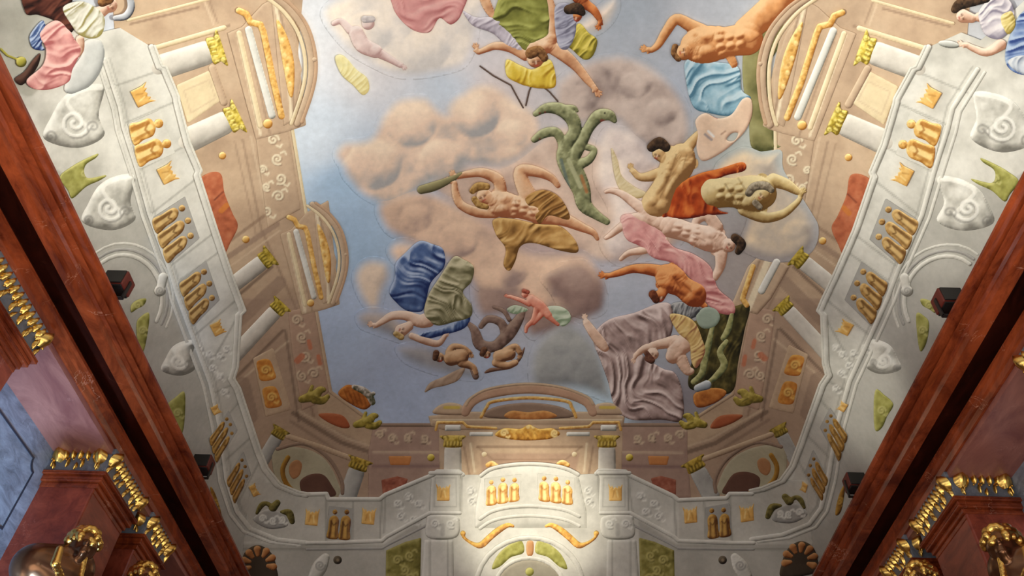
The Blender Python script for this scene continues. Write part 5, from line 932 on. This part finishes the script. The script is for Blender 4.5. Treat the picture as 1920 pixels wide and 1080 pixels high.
# ------------------------------------------------------------------ bronze half figures in front of the pilasters
def blend_mesh(name, balls, material, parent, vox=.022):
    bm = bmesh.new()
    for b in balls:
        (x, y, z), r = b[0], b[1]; S = b[2] if len(b) > 2 else (1, 1, 1)
        bmesh.ops.create_icosphere(bm, subdivisions=3, radius=r, matrix=Matrix.Translation((x, y, z)) @ Matrix.Diagonal((*S, 1)))
    o = mesh_obj(name, bm, material, parent, smooth=True)
    md = o.modifiers.new('skin', 'REMESH'); md.mode = 'VOXEL'; md.voxel_size = vox; md.use_smooth_shade = True
    ms = o.modifiers.new('soft', 'SMOOTH'); ms.iterations = 6; ms.factor = .6
    return o
def limb(a, b, r0, r1, n=7): return [(tuple(a[k]*(1-i/n)+b[k]*i/n for k in range(3)), r0+(r1-r0)*i/n) for i in range(n+1)]
def atlas(sg, sx, sy, label, full=True):
    t = thing('person', label, 'statue', 'bronze figures carrying the pilasters')
    A = lambda x, y, X: at_x(*(mx_(x), y+sy), sg*X)
    mx_ = lambda x: (x+sx) if sg < 0 else 1996-(x+sx)
    hd = A(156, 1024, 5.95); bk = A(100, 1086, 6.25); sh = A(136, 1070, 6.05); sl = A(66, 1062, 6.35); el = A(36, 1140, 6.3); nk = A(138, 1040, 6.05)
    P = lambda o, a, b, c: (o.x+sg*a, o.y+b, o.z+c)
    body = [(P(hd, 0, 0, 0), .19, (1, 1, 1.15)), (P(hd, -.09, -.10, -.13), .08), (P(hd, -.13, -.16, -.03), .04), (P(hd, -.05, -.05, -.19), .09), (P(hd, -.12, -.09, .05), .05)]
    body += limb(nk, sh, .15, .24)+limb(nk, sl, .16, .26)+limb(sh, bk, .28, .46)+limb(bk, sl, .46, .30)+limb(P(bk, .02, 0, 0), P(bk, .12, .1, -1.0), .34, .26, 9)
    body += limb(sl, el, .16, .10)+limb(el, P(el, -.2, .3, -.25), .10, .06)+limb(sh, P(sh, -.05, .3, -.25), .14, .1)+limb(P(sh, -.05, .3, -.25), P(sh, -.02, .05, -.55), .09, .055)
    for q in (P(el, -.2, .3, -.25), P(sh, -.02, .05, -.55)):
        for k in range(4): body += limb(q, (q[0]-sg*.03+.0*k, q[1]+.10-.01*k, q[2]-.05+.035*(k-1.5)), .024, .016, 4)
        body += limb(q, (q[0]-sg*.07, q[1]+.04, q[2]+.05), .024, .018, 3)
    for k in range(5): body += limb(P(bk, -.30+.02*k, -.14+.07*k, .12), P(bk, -.26+.02*k, -.1+.07*k, -.3), .035, .03, 5)
    blend_mesh('body', body, M_BRONZE, t, .02)
    rs = random.Random(5); hair = []
    for k in range(80):
        a, e = rs.uniform(0, 2*math.pi), rs.uniform(-.1, 1.4); r = .20
        hair.append((P(hd, r*math.cos(a)*math.cos(e)+.02, r*math.sin(a)*math.cos(e)+.02, r*1.15*math.sin(e)+.02), rs.uniform(.04, .07)))
    for k in range(7): hair.append((P(hd, -.10-.008*k, -.02+.01*k, -.19-.045*k), .05-.003*k))
    blend_mesh('hair', hair, M_GOLD, t, .012)
    cl = []
    pts = [A(*q, X) for q, X in (((112, 1030), 5.80), ((104, 1056), 5.74), ((120, 1100), 5.8))]
    for a, b in zip(pts[:-1], pts[1:]): cl += limb(a, b, .05, .06, 6)
    blend_mesh('drape', cl, M_GOLD, t, .014)
for sg in (-1, 1):
    nm = SN[sg]
    atlas(sg, 0 if sg < 0 else -40, 0, f'bronze half figure with gilded curls bowing under the {nm} pilaster, bottom {nm} corner')
    atlas(sg, 112, 62, f'bronze half figure showing only its gilded curls, bottom edge beside the {nm} shaft')
# ------------------------------------------------------------------ light
def area(name, loc, rot, sx, sy, power, col):
    l = bpy.data.lights.new(name, 'AREA'); l.shape = 'RECTANGLE'; l.size = sx; l.size_y = sy; l.energy = power; l.color = col
    o = bpy.data.objects.new(name, l); o.location = loc; o.rotation_euler = rot; COL.objects.link(o); return o
def spot(name, loc, target, power, ang, col, blend=1., rad=.15):
    l = bpy.data.lights.new(name, 'SPOT'); l.energy = power; l.spot_size = math.radians(ang); l.spot_blend = blend; l.color = col; l.shadow_soft_size = rad
    o = bpy.data.objects.new(name, l); o.location = loc; d = Vector(target)-Vector(loc); o.rotation_euler = d.to_track_quat('-Z', 'Y').to_euler(); COL.objects.link(o); return o
# daylight entering by the side windows and thrown up from the floor, plus an added blue fill
for sg in (-1, 1):
    for y, e in ((-6, 250), (-1.5, 270), (4.6, 270), (9.45, 85), (14.8, 3)):
        area('window_and_fill_light', (sg*7.4, y, 4.2), (0, sg*math.radians(90+38), 0), 1.7, 5.5, e, (.90, .95, 1.0))
area('floor_bounce', (0, -1.0, .6), (math.pi, 0, 0), 10, 11, 1150, (1, .96, .88))
spot('window_and_fill_light', (-5.2, 8.6, 2.6), (-7.5, 9.2, 7.0), 3000, 52, (.36, .62, 1.0), 1, .5)  # added blue fill inside the room, standing in for sky light on the wall
# warm floodlights and sun patches, with added fill spots
def V_(x, y): return on_vault([x], [y], 0)[0]
WARM = (1, .97, .84)
spot('flood_and_fill_beam', (4.6, 3.6, 6.5), V_(285, 190), 3400, 36, WARM); spot('flood_and_fill_beam', (-4.6, 3.6, 6.5), V_(1735, 190), 3400, 36, WARM)
spot('flood_and_fill_beam', (2.4, 5.5, 6.5), V_(420, 120), 450, 44, WARM); spot('flood_and_fill_beam', (-2.4, 5.5, 6.5), V_(1590, 120), 450, 44, WARM)  # added fill spots brightening the upper sides, no housing stands there
spot('sun_and_fill_spot', (-3.0, 9.0, 5.5), V_(1618, 740), 1700, 17, WARM)
spot('sun_and_fill_spot', (0.1, 9.0, 4.5), V_(994, 955), 5200, 25, (1, .93, .76), .9)
spot('sun_and_fill_spot', (-1.0, 4.0, 8.9), at_x(1885, 925, 6.68), 5000, 6, (1, .95, .85), .5)
spot('sun_and_fill_spot', (3.5, 9.0, 5.0), V_(900, 300), 500, 60, (1, .96, .88)); spot('sun_and_fill_spot', (1.0, 7.0, 4.0), V_(1180, 560), 750, 42, (1, .95, .88))  # added fill spots brightening the middle of the sky
w = bpy.data.worlds.new('world'); SC.world = w; w.use_nodes = True; w.node_tree.nodes['Background'].inputs[0].default_value = (.6, .7, .85, 1); w.node_tree.nodes['Background'].inputs[1].default_value = .3
SC.view_settings.view_transform = 'Standard'; SC.view_settings.look = 'None'; SC.view_settings.exposure = 0.0; SC.view_settings.gamma = 1; SC.view_settings.use_curve_mapping = False
